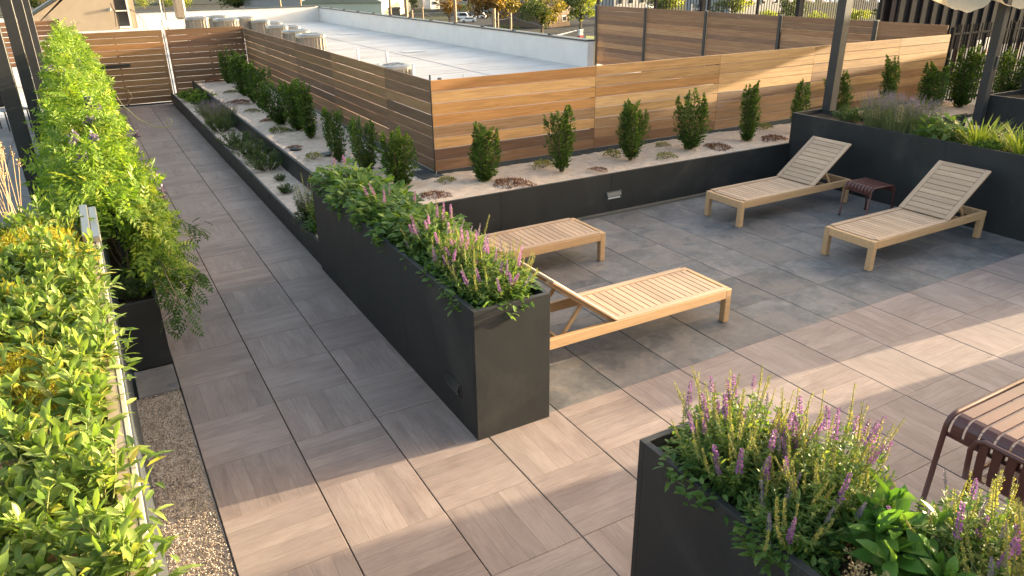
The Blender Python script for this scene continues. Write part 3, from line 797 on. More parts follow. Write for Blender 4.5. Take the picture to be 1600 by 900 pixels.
ACS = [((306, 26), 34, "condenser nearest the bulkhead railing, seen above the gate"), ((352, 28), 36, "second condenser along the row above the gate panel"),
       ((338, 24), 30, "partly hidden condenser at the back of the row"), ((380, 26), 30, "tall condenser in front of the far parapet"),
       ((405, 31), 30, "low condenser left of the fence corner"), ((432, 39), 33, "condenser just past the fence corner"), ((425, 34), 28, "rear condenser past the fence corner"),
       ((462, 46), 38, "middle condenser of the cluster above the side fence"), ((452, 40), 32, "rear condenser of the cluster above the side fence"), ((484, 52), 42, "nearest condenser of the cluster above the side fence"),
       ((613, 100), 52, "single condenser low behind the side fence near its corner")]
first = True
for (p, w, lab) in ACS:
    v = ray(*p); D = .88 * F_PX / w; A = CAM + v * D / float(v @ CD)
    s = min(1.6, max(.55, A[2] / .9)); 
    z = A[2] - .9
    lab = "grey " + lab
    if first: o = C0; o["label"] = lab; o.location = (A[0], A[1], z); first = False
    else: o = dup(C0, (A[0], A[1], z), random.choice((0, .1, -.1)), lab)
    if z > .02:
        part("frame_stand", [cbox(-.42, -.36, -.42, -.36, -z, -.001, .004), cbox(.36, .42, -.42, -.36, -z, -.001, .004), cbox(-.42, -.36, .36, .42, -z, -.001, .004), cbox(.36, .42, .36, .42, -z, -.001, .004)], M['coping'], o)
# air handler box on a frame by the bulkhead
v = on_y(40, 272, 32)
ah = thing("air_handler", "tall grey air handler box on a frame by the far parapet", "air conditioner", (v[0], v[1], 0))
part("body", [cbox(.12, .62, -.3, .3, .9, 2.0, .08)], M['galv'], ah); part("pipe_frame", [tube([(-.55, -.3, .0), (-.55, -.3, 2.1), (-.1, -.3, 2.15)], .03, 6), tube([(-.35, .1, .0), (-.35, .1, 2.0), (-.1, .1, 2.0)], .03, 6)], M['alu'], ah)
part("stand", [cbox(-.6, .7, -.45, .45, .55, .88, .01), cbox(-.55, -.45, -.4, .4, .001, .55, .01), cbox(.5, .6, -.4, .4, .001, .55, .01)], M['white'], ah)
for p, h, r_, mt, lab in (((560, 96), .45, .045, 'white', "white vent pipe above the left side of the fence"), ((605, 99), .40, .05, 'white', "white vent pipe behind the single low condenser"),
                      ((646, 118), .36, .045, 'lens', "white vent pipe right of the single low condenser"), ((672, 129), .22, .025, 'coping', "thin dark pipe stub near the fence corner"), ((687, 127), .10, .06, 'steel', "small round grey vent cap near the fence corner"), ((724, 124), .16, .02, 'lens', "thin pale pipe stub above the honey fence")):
    q = at(*p, 0)
    t = thing("vent_pipe", lab, "vent pipe", (q[0], q[1], 0), 0, "vent pipes on the white roof")
    part("pipe", [tube([(0, 0, 0), (0, 0, h)], r_, 10)], M[mt], t); part("collar", [tube([(0, 0, h * .45), (0, 0, h * .53)], r_ * 1.25, 10)], M[mt], t)

# welded seams, patches and conduit on the roof membrane
rs = [o for o in COL.objects if o.name == "roof"][0]
for k in range(16):
    y = 18.4 + k * 1.95
    part("membrane_seam", [cbox(3.9, 14.6, -.045, .045, .0005, .008, .002)], M['roof'], rs, (0, y, 0))
for x in (7.2, 11.1): part("membrane_seam", [cbox(-.045, .045, 5.4, 48, .0085, .014, .002)], M['roof'], rs, (x, 0, 0))
for x, y, w in ((9.2, 21.0, .7), (11.9, 25.5, .9), (8.2, 31.0, .6), (12.6, 36.0, 1.0)): part("membrane_patch", [cbox(-w / 2, w / 2, -w / 3, w / 3, .0145, .02, .002)], M['white'], rs, (x, y, 0), (0, 0, .1))
cd_ = thing("conduit", "thin grey conduit running across the white roof to the condensers", "pipe")
part("pipe", [tube([(8.9, 19.2, .09), (8.2, 26, .09), (7.9, 33, .09)], .03, 6)], M['alu'], cd_)
for y in (20, 23, 26, 29, 32): part("block", [cbox(-.1, .1, -.06, .06, .0, .055, .01)], M['coping'], cd_, (8.9 - (y - 19.2) * .073, y, .021))

# ================================================================== FURNITURE
def lounger(label, back_ang):
    """foot end at x=0, head towards +x, width along y, top z=.34"""
    Lh, W, H = 2.09, .64, .34
    t = thing("sun_lounger", label, "sun lounger", (0, 0, 0), 0, "teak sun loungers")
    for y in (-W / 2 + .0225, W / 2 - .0225):
        part("side_rail", [cbox(-(Lh - .13) / 2, (Lh - .13) / 2, -.0225, .0225, -.045, .045, .004)], M['teakframe'], t, (Lh / 2, y, H - .047))
    for x in (.0225 + .0, Lh - .0225):
        part("end_rail", [cbox(-.0225, .0225, -(W - .13) / 2, (W - .13) / 2, -.045, .045, .004)], M['teakframe'], t, (x, 0, H - .047))
    lm = npmesh("leg", [cbox(-.034, .034, -.034, .034, 0, H - .002, .006)], M['teakframe'])
    for x in (.034, Lh - .034):
        for y in (-W / 2 + .034, W / 2 - .034): ob("leg", lm, t, (x, y, 0))
    hinge = 1.33
    # fixed deck border and slats
    part("foot_border", [cbox(.070, .125, -W / 2 + .07, W / 2 - .07, H - .022, H + .001, .003)], M['teak'], t)
    for s in (-1, 1):
        a, b = sorted((s * (W / 2 - .002), s * (W / 2 - .062)))
        part("side_border", [cbox(-(hinge - .075) / 2, (hinge - .075) / 2, -.03, .03, -.011, .011, .003)], M['teak'], t, ((hinge + .075) / 2, s * (W / 2 - .033), H - .0005 + .0105 - .01))
    ns = 17; x0, x1 = .131, hinge - .008; p = (x1 - x0) / ns
    sm = npmesh("slat", [cbox(-(W / 2 - .067), (W / 2 - .067), -p / 2 + .0035, p / 2 - .0035, -.010, .010, .003)], M['teak'])
    for k in range(ns): ob("slat", sm, t, (x0 + (k + .5) * p, 0, H - .008), (0, 0, math.pi / 2))
    # raised backrest
    br = ob("backrest", npmesh("backrest", [cbox(.33, .37, -W / 2 + .106, W / 2 - .106, -.03, .0, .003)], M['teakframe']), t, (hinge + .004, 0, H + .001), (0, -back_ang, 0))
    for s in (-1, 1): part("bearer", [cbox(-.40, .40, -.0275, .0275, -.030, .0, .003)], M['teakframe'], br, (.40, s * (W / 2 - .0775), 0))
    for s in (-1, 1): part("stile", [cbox(-.405, .405, -.031, .031, -.011, .011, .003)], M['teak'], br, (.405, s * (W / 2 - .033), .012))
    for x in (.028, .782): part("rail", [cbox(-(W / 2 - .066), W / 2 - .066, -.028, .028, -.010, .010, .003)], M['teak'], br, (x, 0, .012), (0, 0, math.pi / 2))
    nb = 9; p2 = (.752 - .060) / nb
    bm = npmesh("slat", [cbox(-(W / 2 - .067), (W / 2 - .067), -p2 / 2 + .0035, p2 / 2 - .0035, -.010, .010, .003)], M['teak'])
    for k in range(nb): ob("slat", bm, br, (.060 + (k + .5) * p2, 0, .011), (0, 0, math.pi / 2))
    # prop
    xp = hinge + .36 * math.cos(back_ang); zp = H + .36 * math.sin(back_ang) - .03
    xb = hinge + .50
    for s in (-1, 1):
        d = Vector((xb - xp, 0, (H - .085) - zp)); 
        part("prop", [cbox(-d.length / 2, d.length / 2, -.012, .012, -.017, .017, .003)], M['teakframe'], t, ((xp + xb) / 2, s * (W / 2 - .115), (zp + H - .085) / 2), (0, -math.atan2(d.z, d.x), 0))
    part("prop_bar", [cbox(-.016, .016, -W / 2 + .046, W / 2 - .046, -.014, .014, .003)], M['teakframe'], t, (xb, 0, H - .095))
    return t
LA = R(37)
l1 = lounger("teak lounger with raised back beside the corner of the raised bed", LA); l1.location = (6.74, 2.68, 0)
l2 = dup(l1, (6.85, .875, 0), 0, "teak lounger with raised back nearest the right edge, past the maroon stool")
l3 = dup(l1, (4.61, 2.66, 0), math.pi, "teak lounger half hidden behind the flowering tall planter, by the step light")
l4 = dup(l1, (4.66, .765, 0), math.pi, "teak lounger nearest the camera with its back against the tall planter end")

def slatbend(x0, x1, z, r, drop, y, w, mi=0, both=True):
    """flat slat along x with rounded bent ends, as ribbon with thickness"""
    pts = []
    for a in np.linspace(0, math.pi / 2, 5): pts.append((x0 + r - r * math.cos(a), z - r + r * math.sin(a)))
    pts = [(x0, z - r - drop)] + pts
    if both:
        q = [(x1 - (p[0] - x0), p[1]) for p in pts][::-1]; pts = pts + q
    else: pts.append((x1, z))
    V = []; F = []
    P = np.array(pts); Tn = np.gradient(P, axis=0); Nn = nrm(np.stack([-Tn[:, 1], Tn[:, 0]], 1)); th = .005
    for i, (p, n_) in enumerate(zip(P, Nn)):
        for yy, s in ((y - w / 2, 1), (y + w / 2, 1), (y + w / 2, -1), (y - w / 2, -1)):
            V.append((p[0] + n_[0] * th * s, yy, p[1] + n_[1] * th * s))
    for i in range(len(P) - 1):
        for j in range(4):
            a, b = i * 4 + j, i * 4 + (j + 1) % 4; F += [(a, b, b + 4), (a, b + 4, a + 4)]
    return (np.array(V), np.array(F), mi)
def bent_leg(x0, x1, y, z, r, spread, tr=.0125):
    """one tube: foot, up, rounded corner, across, down to other foot"""
    path = [(x0 - spread, y, 0)]
    for a in np.linspace(0, math.pi / 2, 6): path.append((x0 + r - r * math.cos(a), y, z - r + r * math.sin(a)))
    q = [(x1 - (p[0] - x0), y, p[2]) for p in path][::-1]
    return tube(path + q, tr, 8)
def stool(label, loc, rz, lx=.42, wy=.40, h=.45, nsl=7):
    t = thing("stool", label, "stool", loc, rz)
    for y in (-wy / 2, wy / 2): part("leg_frame", [bent_leg(-lx / 2, lx / 2, y, h, .06, .035)], M['maroon'], t, smooth=True)
    for x in (-lx / 2, lx / 2): part("cross_rail", [tube([(x, -wy / 2, h - .085), (x, wy / 2, h - .085)], .010, 7)], M['maroon'], t, smooth=True)
    p = (wy - .03) / nsl
    for k in range(nsl): part("slat", [slatbend(-lx / 2, lx / 2, h + .004, .055, .02, -wy / 2 + .015 + (k + .5) * p, p * .72)], M['maroon'], t)
    for x in (-1, 1):
        for y in (-1, 1): part("foot", [tube([(x * (lx / 2 + .035), y * wy / 2, 0), (x * (lx / 2 + .034), y * wy / 2, .018)], .016, 8)], M['dark'], t)
    return t
stool("small maroon slatted metal stool between the two raised-back loungers", (8.49, 1.83, 0), R(-4))
# dining table with bent slats
tb = thing("table", "large maroon slatted metal table cut by the right edge", "table", (0, 0, 0), 0)
tx0, tx1, ty0, ty1, th_ = 3.68, 5.4, -3.05, -2.14, .735
for y in (ty1, ty0): part("leg_frame", [bent_leg(tx0, tx1, y, th_, .085, .05, .0165)], M['maroon'], tb, smooth=True)
for x in (tx0 + .01, tx1 - .01): part("cross_rail", [tube([(x, ty0, th_ - .115), (x, ty1, th_ - .115)], .014, 8)], M['maroon'], tb, smooth=True)
nsl = 11; p = (ty1 - ty0 - .05) / nsl
for k in range(nsl): part("slat", [slatbend(tx0, tx1, th_ + .008, .075, .035, ty0 + .025 + (k + .5) * p, p * .80)], M['maroon'], tb)
# chair pushed under the table with its slatted back to us
ch = thing("dining_chair", "maroon slatted metal chair tucked under the table end", "chair", (0, 0, 0), 0)
cx0, cy0, cy1 = 3.655, -2.95, -2.31
part("back_rail", [tube([(cx0 + .02, cy1, .42), (cx0 - .005, cy1, .62), (cx0, cy1 - .02, .68), (cx0, cy1 - .06, .70), (cx0, cy0 + .06, .70), (cx0, cy0 + .02, .68), (cx0 - .005, cy0, .62), (cx0 + .02, cy0, .42)], .016, 8)], M['maroon'], ch, smooth=True)
nb = 8; p = (cy1 - cy0 - .05) / nb
for k in range(nb):
    y = cy0 + .025 + (k + .5) * p; w = p * .62
    pts = [(cx0, .695), (cx0 - .004, .60), (cx0 + .005, .50), (cx0 + .02, .45), (cx0 + .06, .418), (cx0 + .12, .415), (cx0 + .50, .435)]
    V = []; F = []
    P = np.array(pts); Tn = np.gradient(P, axis=0); Nn = nrm(np.stack([-Tn[:, 1], Tn[:, 0]], 1))
    for q, n_ in zip(P, Nn):
        for yy, s in ((y - w / 2, 1), (y + w / 2, 1), (y + w / 2, -1), (y - w / 2, -1)): V.append((q[0] + n_[0] * .004 * s, yy, q[1] + n_[1] * .004 * s))
    for i in range(len(P) - 1):
        for j in range(4):
            a, b = i * 4 + j, i * 4 + (j + 1) % 4; F += [(a, b, b + 4), (a, b + 4, a + 4)]
    part("slat", [(np.array(V), np.array(F), 0)], M['maroon'], ch)
part("seat_frame", [tube([(cx0 + .03, cy1, .42), (cx0 + .5, cy1, .43)], .014, 8), tube([(cx0 + .03, cy0, .42), (cx0 + .5, cy0, .43)], .014, 8), tube([(cx0 + .5, cy0, .42), (cx0 + .5, cy1, .42)], .014, 8)], M['maroon'], ch, smooth=True)
for (xa, ya, xb, yb_) in ((cx0 + .05, cy1 - .02, cx0 + .0, cy1 + .0), (cx0 + .05, cy0 + .02, cx0 + .0, cy0), (cx0 + .40, cy1 - .08, cx0 + .41, cy1 - .12), (cx0 + .44, cy0 + .03, cx0 + .56, cy0)):
    part("leg", [tube([(xa, ya, .42), (xb, yb_, .0)], [.015, .012], 8)], M['maroon'], ch, smooth=True)

# small dark chair far left on the side terrace, behind the black posts
cq = at(28, 118, 0)
cc = thing("garden_chair", "dark metal garden chair behind the black posts on the left", "chair", (-1.62, 15.6, 0), .4)
part("seat", [cbox(-.25, .25, -.25, .25, .40, .44, .01)], M['greywall'], cc); part("backrest", [cbox(-.25, .25, .22, .26, .45, .85, .01)], M['black'], cc)
for x in (-.22, .22):
    for y in (-.22, .22): part("leg", [tube([(x, y, 0), (x, y, .40)], .015, 6)], M['black'], cc)

# ---- wall of the viewing terrace on the left: raised bed topped with a metal cap
WX, WT = -.285, 1.40
lb = thing("raised_wall", "beige capped raised planting wall in the left foreground", "raised bed")
part("wall", [box(-2.2, -.335, -5.0, 2.26, -.05, WT - .07)], M['coping'], lb)
part("cap", [cbox(-.385, -.330, -5.0, 2.30, WT - .06, WT + .002, .004)], M['beige'], lb)
part("edge_trim", [cbox(-.328, -.306, -5.0, 2.30, WT - .075, WT + .004, .003)], M['beigelight'], lb)
part("reveal", [cbox(-.305, -.298, -5.0, 2.30, WT - .10, WT - .012, .001)], M['coping'], lb)
part("end_cap", [cbox(-.40, -.345, 1.55, 2.36, WT + .004, WT + .075, .006), cbox(-.344, -.290, 1.55, 2.36, WT + .004, WT + .05, .006)], M['alu'], lb)
ob("soil", hgrid("soil", -2.15, -.386, -4.9, 2.25, WT - .06, M['bark'], .03, .08, 8), lb)

# ================================================================== PLANTS
def foliage(parent, chunks, mats, name="foliage"):
    o = part(name, chunks, mats, parent); o["kind"] = "stuff"; return o
def shrub(seed, H=.9, W=.40, n=10, dens=300):
    W *= .96; n += 3
    g = np.random.default_rng(seed)
    t = thing("evergreen_shrub", "x", "shrub")
    stems, lv = [], []
    for i in range(n):
        a = g.uniform(0, 6.283); r = W / 2 * g.uniform(.25, .85); h = H * (1.0 if i == 0 else g.uniform(.70, 1.0))
        if i == 0: r *= .3
        dx, dy = math.cos(a), math.sin(a)
        P = np.array([(g.normal(0, .012), g.normal(0, .012), 0), (dx * r * .55, dy * r * .55, h * .22), (dx * r, dy * r, h * .5), (dx * r * 1.0 + g.normal(0, .025), dy * r * 1.0 + g.normal(0, .025), h * .8), (dx * r * 1.05 + g.normal(0, .04), dy * r * 1.05 + g.normal(0, .04), h)])
        stems.append(tube(P, [.007, .006, .005, .004, .002], 4))
        k = int(dens * h / .9)
        tt = np.sort(g.uniform(.07, 1, k)); p, d = interp_path(P, tt)
        bulge = .088 * np.sin(np.pi * np.clip(tt, 0, 1) ** .70) * np.where(tt > .75, .8, 1) + .006
        rd = rdir(k, g); rd[:, 2] *= .5
        off = rd * (bulge * g.uniform(.15, 1.0, k) ** .6)[:, None]
        rad = p + off; out = nrm(off + .25 * np.stack([p[:, 0], p[:, 1], 0 * tt], 1) + 1e-6)
        dirn = nrm(out * .75 + np.array([0, 0, .62]) + .25 * rdir(k, g))
        L = g.uniform(.036, .062, k) * (1 - .25 * (tt > .9))
        tint = np.where((tt > .86) & (g.random(k) < .75), g.uniform(.25, .9, k), np.where(g.random(k) < .05, .45, 0))
        lv.append(scatter(T_D, rad, dirn, nrm(rdir(k, g) + (0, 0, 1.2)), L, L * .48, .1, 0, tint))
    part("stem", stems, M['stem'], t)
    foliage(t, lv, M['shrub'])
    return t
protos = [shrub(s, H, W, n, dn) for s, H, W, n, dn in ((101, .80, .38, 11, 300), (102, .93, .44, 8, 235), (103, .90, .42, 12, 280), (104, .98, .32, 8, 250), (105, .88, .50, 11, 230))]
ORD = ["first", "second", "third", "fourth", "fifth", "sixth", "seventh", "eighth", "ninth", "tenth"]
SH_R = [((757, 284), .80, 0), ((877, 266), .92, 1), ((985, 248), .88, 2), ((1078, 234), .94, 4), ((1167, 221), .97, 3), ((1244, 207), .88, 1)]
placed = []
def place_shrub(k, x, y, z, s, lab, grp, rz=None):
    s = s / (.80, .93, .90, .98, .88)[k]
    rz = random.uniform(0, 6.28) if rz is None else rz
    if k not in placed:
        o = protos[k]; placed.append(k); o.location = (x, y, z); o.rotation_euler = (random.gauss(0, .05), random.gauss(0, .05), rz); o.scale = (s * 1.05, s * 1.05, s); o["label"] = lab; o["group"] = grp; return o
    o = dup(protos[k], (x, y, z), rz, lab, grp, (s * random.uniform(.85, 1.25), s * random.uniform(.85, 1.25), s * random.uniform(.92, 1.06)))
    o.rotation_euler = (random.gauss(0, .06), random.gauss(0, .06), rz)
    return o
for i, (p, h, k) in enumerate(SH_R):
    q = at(*p, .47); place_shrub(k, q[0], q[1], .45, h, f"upright evergreen shrub in front of the honey fence, {ORD[i]} from the fence corner", "shrubs in front of the honey fence")
SH_L = [((628, 292), .80, 2), ((575, 270), .82, 4), ((531, 251), .86, 1), ((487, 216), .95, 3), ((466, 204), .9, 2), ((441, 195), .92, 4), ((412, 171), .95, 1), ((398, 160), .92, 3), ((384, 149), .95, 2), ((358, 131), .95, 4)]
for i, (p, h, k) in enumerate(SH_L):
    q = at(*p, .47); place_shrub(k, q[0], q[1], .45, h, f"dark evergreen shrub beside the brown side fence, {ORD[i]} from the fence corner", "shrubs along the brown side fence")
for (x, y, h, k, lab) in ((11.65, 4.75, .95, 1, "evergreen shrub just right of the first pergola post"), (12.75, 4.60, 1.08, 3, "tall evergreen shrub behind the lavender, between the pergola posts"), (13.85, 4.5, 1.0, 0, "evergreen shrub at the right end of the honey fence"),
                       (14.75, 4.45, 1.18, 2, "dense evergreen shrub in front of the black picket fence"), (16.1, 4.35, 1.10, 4, "broad evergreen shrub right of the second pergola post"), (17.3, 4.3, 1.15, 3, "evergreen shrub at the extreme right edge by the stacked planter")):
    place_shrub(k, x, y, .44, h, lab, "shrubs right of the first pergola post")

# low stonecrop clumps in the sand
def stonecrop(seed, mat, r=.2, n=420, h=.06):
    g = np.random.default_rng(seed)
    t = thing("stonecrop", "x", "groundcover plant")
    a = g.uniform(0, 6.283, n); rr = r * np.sqrt(g.random(n)) * (1 + .25 * np.sin(a * 3 + seed)) 
    hz = h * (1 - (rr / r) ** 2 * .8) * g.uniform(.3, 1, n)
    pos = np.stack([rr * np.cos(a), rr * np.sin(a) * .75, hz], 1)
    d = nrm(np.stack([np.cos(a) * .6, np.sin(a) * .6, 0 * a + .7], 1) + .7 * rdir(n, g))
    tint = np.where(g.random(n) < .12, .7, 0)
    foliage(t, [scatter(T_D, pos, d, rdir(n, g), g.uniform(.018, .04, n), g.uniform(.009, .016, n), 0, 0, tint)], M[mat])
    part("stem", [tube([(0, 0, -.02), (r * .5 * math.cos(x), r * .4 * math.sin(x), h * .3), (r * .9 * math.cos(x), r * .7 * math.sin(x), h * .35)], .003, 3) for x in np.linspace(0, 5.6, 8)], M['stem'], t)
    return t
SC = {m: stonecrop(sd, m, r, n, h) for sd, m, r, n, h in ((1, 'sedred', .26, 700, .075), (2, 'sedgrn', .15, 260, .08), (3, 'sedolv', .19, 420, .07))}
usedsc = set()
def place_sc(m, p, s, lab, z=.475, grp="stonecrop clumps in the sand"):
    q = at(*p, z); q = (q[0], q[1], z)
    if m not in usedsc:
        usedsc.add(m); o = SC[m]; o.location = q; o.rotation_euler = (0, 0, random.uniform(0, 6)); o.scale = (s, s, s); o["label"] = lab; o["group"] = grp
    else: dup(SC[m], q, random.uniform(0, 6), lab, grp, s)
for m, p, s, lab in (
    ('sedred', (680, 308), .85, "red stonecrop clump at the rim behind the tall planter flowers"), ('sedred', (800, 289), 1.05, "wide red stonecrop clump below the first honey fence shrub"),
    ('sedgrn', (697, 285), 1.0, "small olive stonecrop clump beside the black corner flashing"), ('sedgrn', (848, 260), 1.2, "yellow green stonecrop left of the second honey fence shrub"),
    ('sedred', (935, 266), .55, "sparse brown stonecrop between the second and third honey fence shrubs"), ('sedgrn', (957, 243), 1.1, "pale green stonecrop beside the third honey fence shrub"),
    ('sedgrn', (1040, 246), 1.0, "yellow green stonecrop in front of the fourth honey fence shrub"), ('sedred', (1122, 232), .95, "brown red stonecrop between the fourth and fifth honey fence shrubs"),
    ('sedred', (1207, 218), .9, "brown red stonecrop between the fifth and sixth honey fence shrubs"), ('sedgrn', (1195, 200), 1.1, "green stonecrop behind the fifth honey fence shrub"), ('sedgrn', (1035, 228), .8, "small green stonecrop against the fence base board"),
    ('sedgrn', (490, 247), 1.1, "bright yellow green stonecrop near the middle of the side bed"), ('sedolv', (437, 206), 1.15, "olive stonecrop mound at the side bed rim"),
    ('sedred', (374, 161), .95, "dark red stonecrop in the side bed beside the shrubs"), ('sedred', (418, 189), .6, "small dark red stonecrop behind the olive mound"), ('sedolv', (394, 174), .75, "small olive stonecrop in the side bed"),
    ('sedolv', (362, 145), .9, "olive stonecrop near the far end of the side bed"), ('sedred', (332, 127), .9, "dark red stonecrop in the far corner of the side bed"), ('sedred', (460, 231), .5, "small dry red stonecrop in the side bed by the rim")):
    place_sc(m, p, s, lab)
vb = thing("valve_box", "small round dark valve lid sunk in the side bed sand", "valve box", tuple(at(462, 233, .48)))
part("rim", [tube([(0, 0, -.01), (0, 0, .012)], .09, 14)], M['black'], vb); part("lid", [tube([(0, 0, .013), (0, 0, .018)], .07, 14)], M['steel'], vb)
vb2 = thing("valve_box", "flat square grey green valve lid in the side bed sand", "valve box", tuple(at(517, 240, .475)), .2)
part("lid", [cbox(-.13, .13, -.09, .09, 0, .02, .004)], M['coping'], vb2); part("grip", [cbox(-.03, .03, -.012, .012, .021, .026, .002)], M['dark'], vb2)

# rosemary-like and lavender clumps in the low bed
def tuft(seed, mat, r=.28, h=.26, n=1500, L=(.03, .055), W=.009, tipm=None, spread=.9, ns=44, droop=.0):
    g = np.random.default_rng(seed); t = thing("low_shrub", "x", "low plant"); st, lv = [], []
    k = n // ns
    for i in range(ns):
        a = g.uniform(0, 6.283); rr = r * math.sqrt(g.random()) * spread; hh = h * g.uniform(.55, 1.0) * (1 - .45 * (rr / r) ** 2)
        P = np.array([(rr * .25 * math.cos(a), rr * .25 * math.sin(a), 0), (rr * .7 * math.cos(a), rr * .7 * math.sin(a), hh * .55), (rr * math.cos(a) * 1.05, rr * math.sin(a) * 1.05, hh - droop * rr)])
        st.append(tube(P, [.003, .0025, .0015], 3))
        tt = g.uniform(.2, 1, k); p, d = interp_path(P, tt)
        dd = nrm(d * .8 + rdir(k, g) * .75 + (0, 0, .15))
        LL = g.uniform(L[0], L[1], k)
        lv.append(scatter(T_D, p + rdir(k, g) * .012, dd, rdir(k, g), LL, np.full(k, W), .1, 0, np.where(tt > .88, g.uniform(0, .6, k), 0)))
    part("stem", st, M['stem'], t); foliage(t, lv, M[mat]); return t
tufts = {'low': tuft(31, 'lowgreen'), 'low2': tuft(32, 'lowgreen', .30, .30, 1700), 'broad': tuft(33, 'sage', .26, .24, 700, (.05, .085), .026, ns=30)}
def lavender(seed, r=.26, h=.48, n=230, mat='lav', flowers=True):
    g = np.random.default_rng(seed); t = thing("lavender", "x", "lavender")
    a = g.uniform(0, 6.283, n); rr = r * np.sqrt(g.random(n)) * .55; lean = g.uniform(.05, .45, n)
    pos = np.stack([rr * np.cos(a), rr * np.sin(a), 0 * a], 1); d = nrm(np.stack([np.cos(a) * lean, np.sin(a) * lean, 1 + 0 * a], 1)); L = h * g.uniform(.6, 1.0, n)
    ch = [scatter(T_B, pos, d, nrm(rdir(n, g) * (1, 1, .1)), L, np.full(n, .004), .12, 1)]
    k = n * 9; i = g.integers(0, n, k); tt = g.random(k) ** 1.2 * .8
    p = pos[i] + d[i] * (L[i] * tt)[:, None]; ch.append(scatter(T_D, p, nrm(d[i] + .8 * rdir(k, g)), rdir(k, g), g.uniform(.02, .045, k), np.full(k, .006), .1, 0))
    foliage(t, ch, [M[mat], M['gstem']])
    if flowers:
        k = int(n * .75) * 14; i = g.integers(0, int(n * .75), k); tt = 1 - g.random(k) * .2
        p = pos[i] + d[i] * (L[i] * tt)[:, None] - np.stack([0 * tt, 0 * tt, .12 * L[i] * tt * tt * .2], 1)
        fo = part("flowers", [scatter(T_D, p, nrm(d[i] + .9 * rdir(k, g)), rdir(k, g), g.uniform(.008, .014, k), np.full(k, .006), 0, 0)], M['petalgrey'], t); fo["kind"] = "stuff"
    return t
lavs = [lavender(41), lavender(42, .3, .55, 280)]
used_t = set()
def place_p(key, proto, loc, s, lab, grp):
    if key not in used_t:
        used_t.add(key); o = proto; o.location = loc; o.rotation_euler = (0, 0, random.uniform(0, 6)); o.scale = (s, s, s); o["label"] = lab; o["group"] = grp; return o
    return dup(proto, loc, random.uniform(0, 6), lab, grp, s)
for key, proto, p, s, lab in (
    ('broad', tufts['broad'], (300, 157), 1.0, "leafy dark green plant at the far end of the low bed"), ('broad', tufts['broad'], (318, 164), 1.1, "second leafy dark green plant from the far end of the low bed"),
    ('low', tufts['low'], (322, 180), .8, "small needle leaved plant before the lavender in the low bed"), ('lav0', lavs[0], (335, 190), .85, "grey mauve lavender in the low bed, the farther one"),
    ('lav0', lavs[0], (352, 197), .9, "grey green lavender in the low bed, the nearer one"), ('low2', tufts['low2'], (345, 205), .85, "round needle leaved plant below the lavender in the low bed"),
    ('low2', tufts['low2'], (372, 232), .95, "needle leaved plant near the middle of the low bed, the farther of three"), ('low', tufts['low'], (398, 248), 1.0, "needle leaved plant near the middle of the low bed, between two others"),
    ('low2', tufts['low2'], (418, 264), .9, "needle leaved plant near the middle of the low bed, the nearest of three"), ('low', tufts['low'], (437, 281), .45, "tiny olive plant alone in the sand of the low bed")):
    q = at(*p, .26); place_p(key, proto, (q[0], q[1], .235), s * (1.3 if s > .5 else 1), lab, "plants in the low bed")

# flowering sage -------------------------------------------------------
def spike_mesh(seed, mats, L=.16, whorls=12, per=9, wr=.012, pet=.0145):
    g = np.random.default_rng(seed); ch = [tube([(0, 0, -.06), (0, 0, L * .5), (.004, .003, L)], [.0025, .002, .001], 4, 1)]
    n = whorls * per; w = np.repeat(np.arange(whorls), per) / whorls; a = g.uniform(0, 6.283, n)
    z = w * L + g.normal(0, .002, n); rr = wr * (1 - .6 * w)
    pos = np.stack([rr * .3 * np.cos(a), rr * .3 * np.sin(a), z], 1); d = nrm(np.stack([np.cos(a), np.sin(a), .55 + 0 * a], 1) + .25 * rdir(n, g))
    ch.append(scatter(T_D, pos, d, rdir(n, g), pet * (1.15 - .55 * w), pet * .62, 0, 0))
    return npmesh("flower_spike", ch, mats)
SPV = [spike_mesh(s, [M['petal'], M['gstem']], L, w) for s, L, w in ((51, .13, 11), (52, .16, 13), (53, .10, 9))]
SPP = [spike_mesh(s, [M['petalpink'], M['gstem']], L, w) for s, L, w in ((54, .12, 11), (55, .09, 9))]
SPG = [spike_mesh(s, [M['seed'], M['gstem']], L, w, 6, .009, .010) for s, L, w in ((56, .16, 14), (57, .20, 16), (58, .13, 12))]
SPD = [spike_mesh(s, [M['petalgrey'], M['gstem']], L, w, 7, .010, .011) for s, L, w in ((59, .12, 12),)]
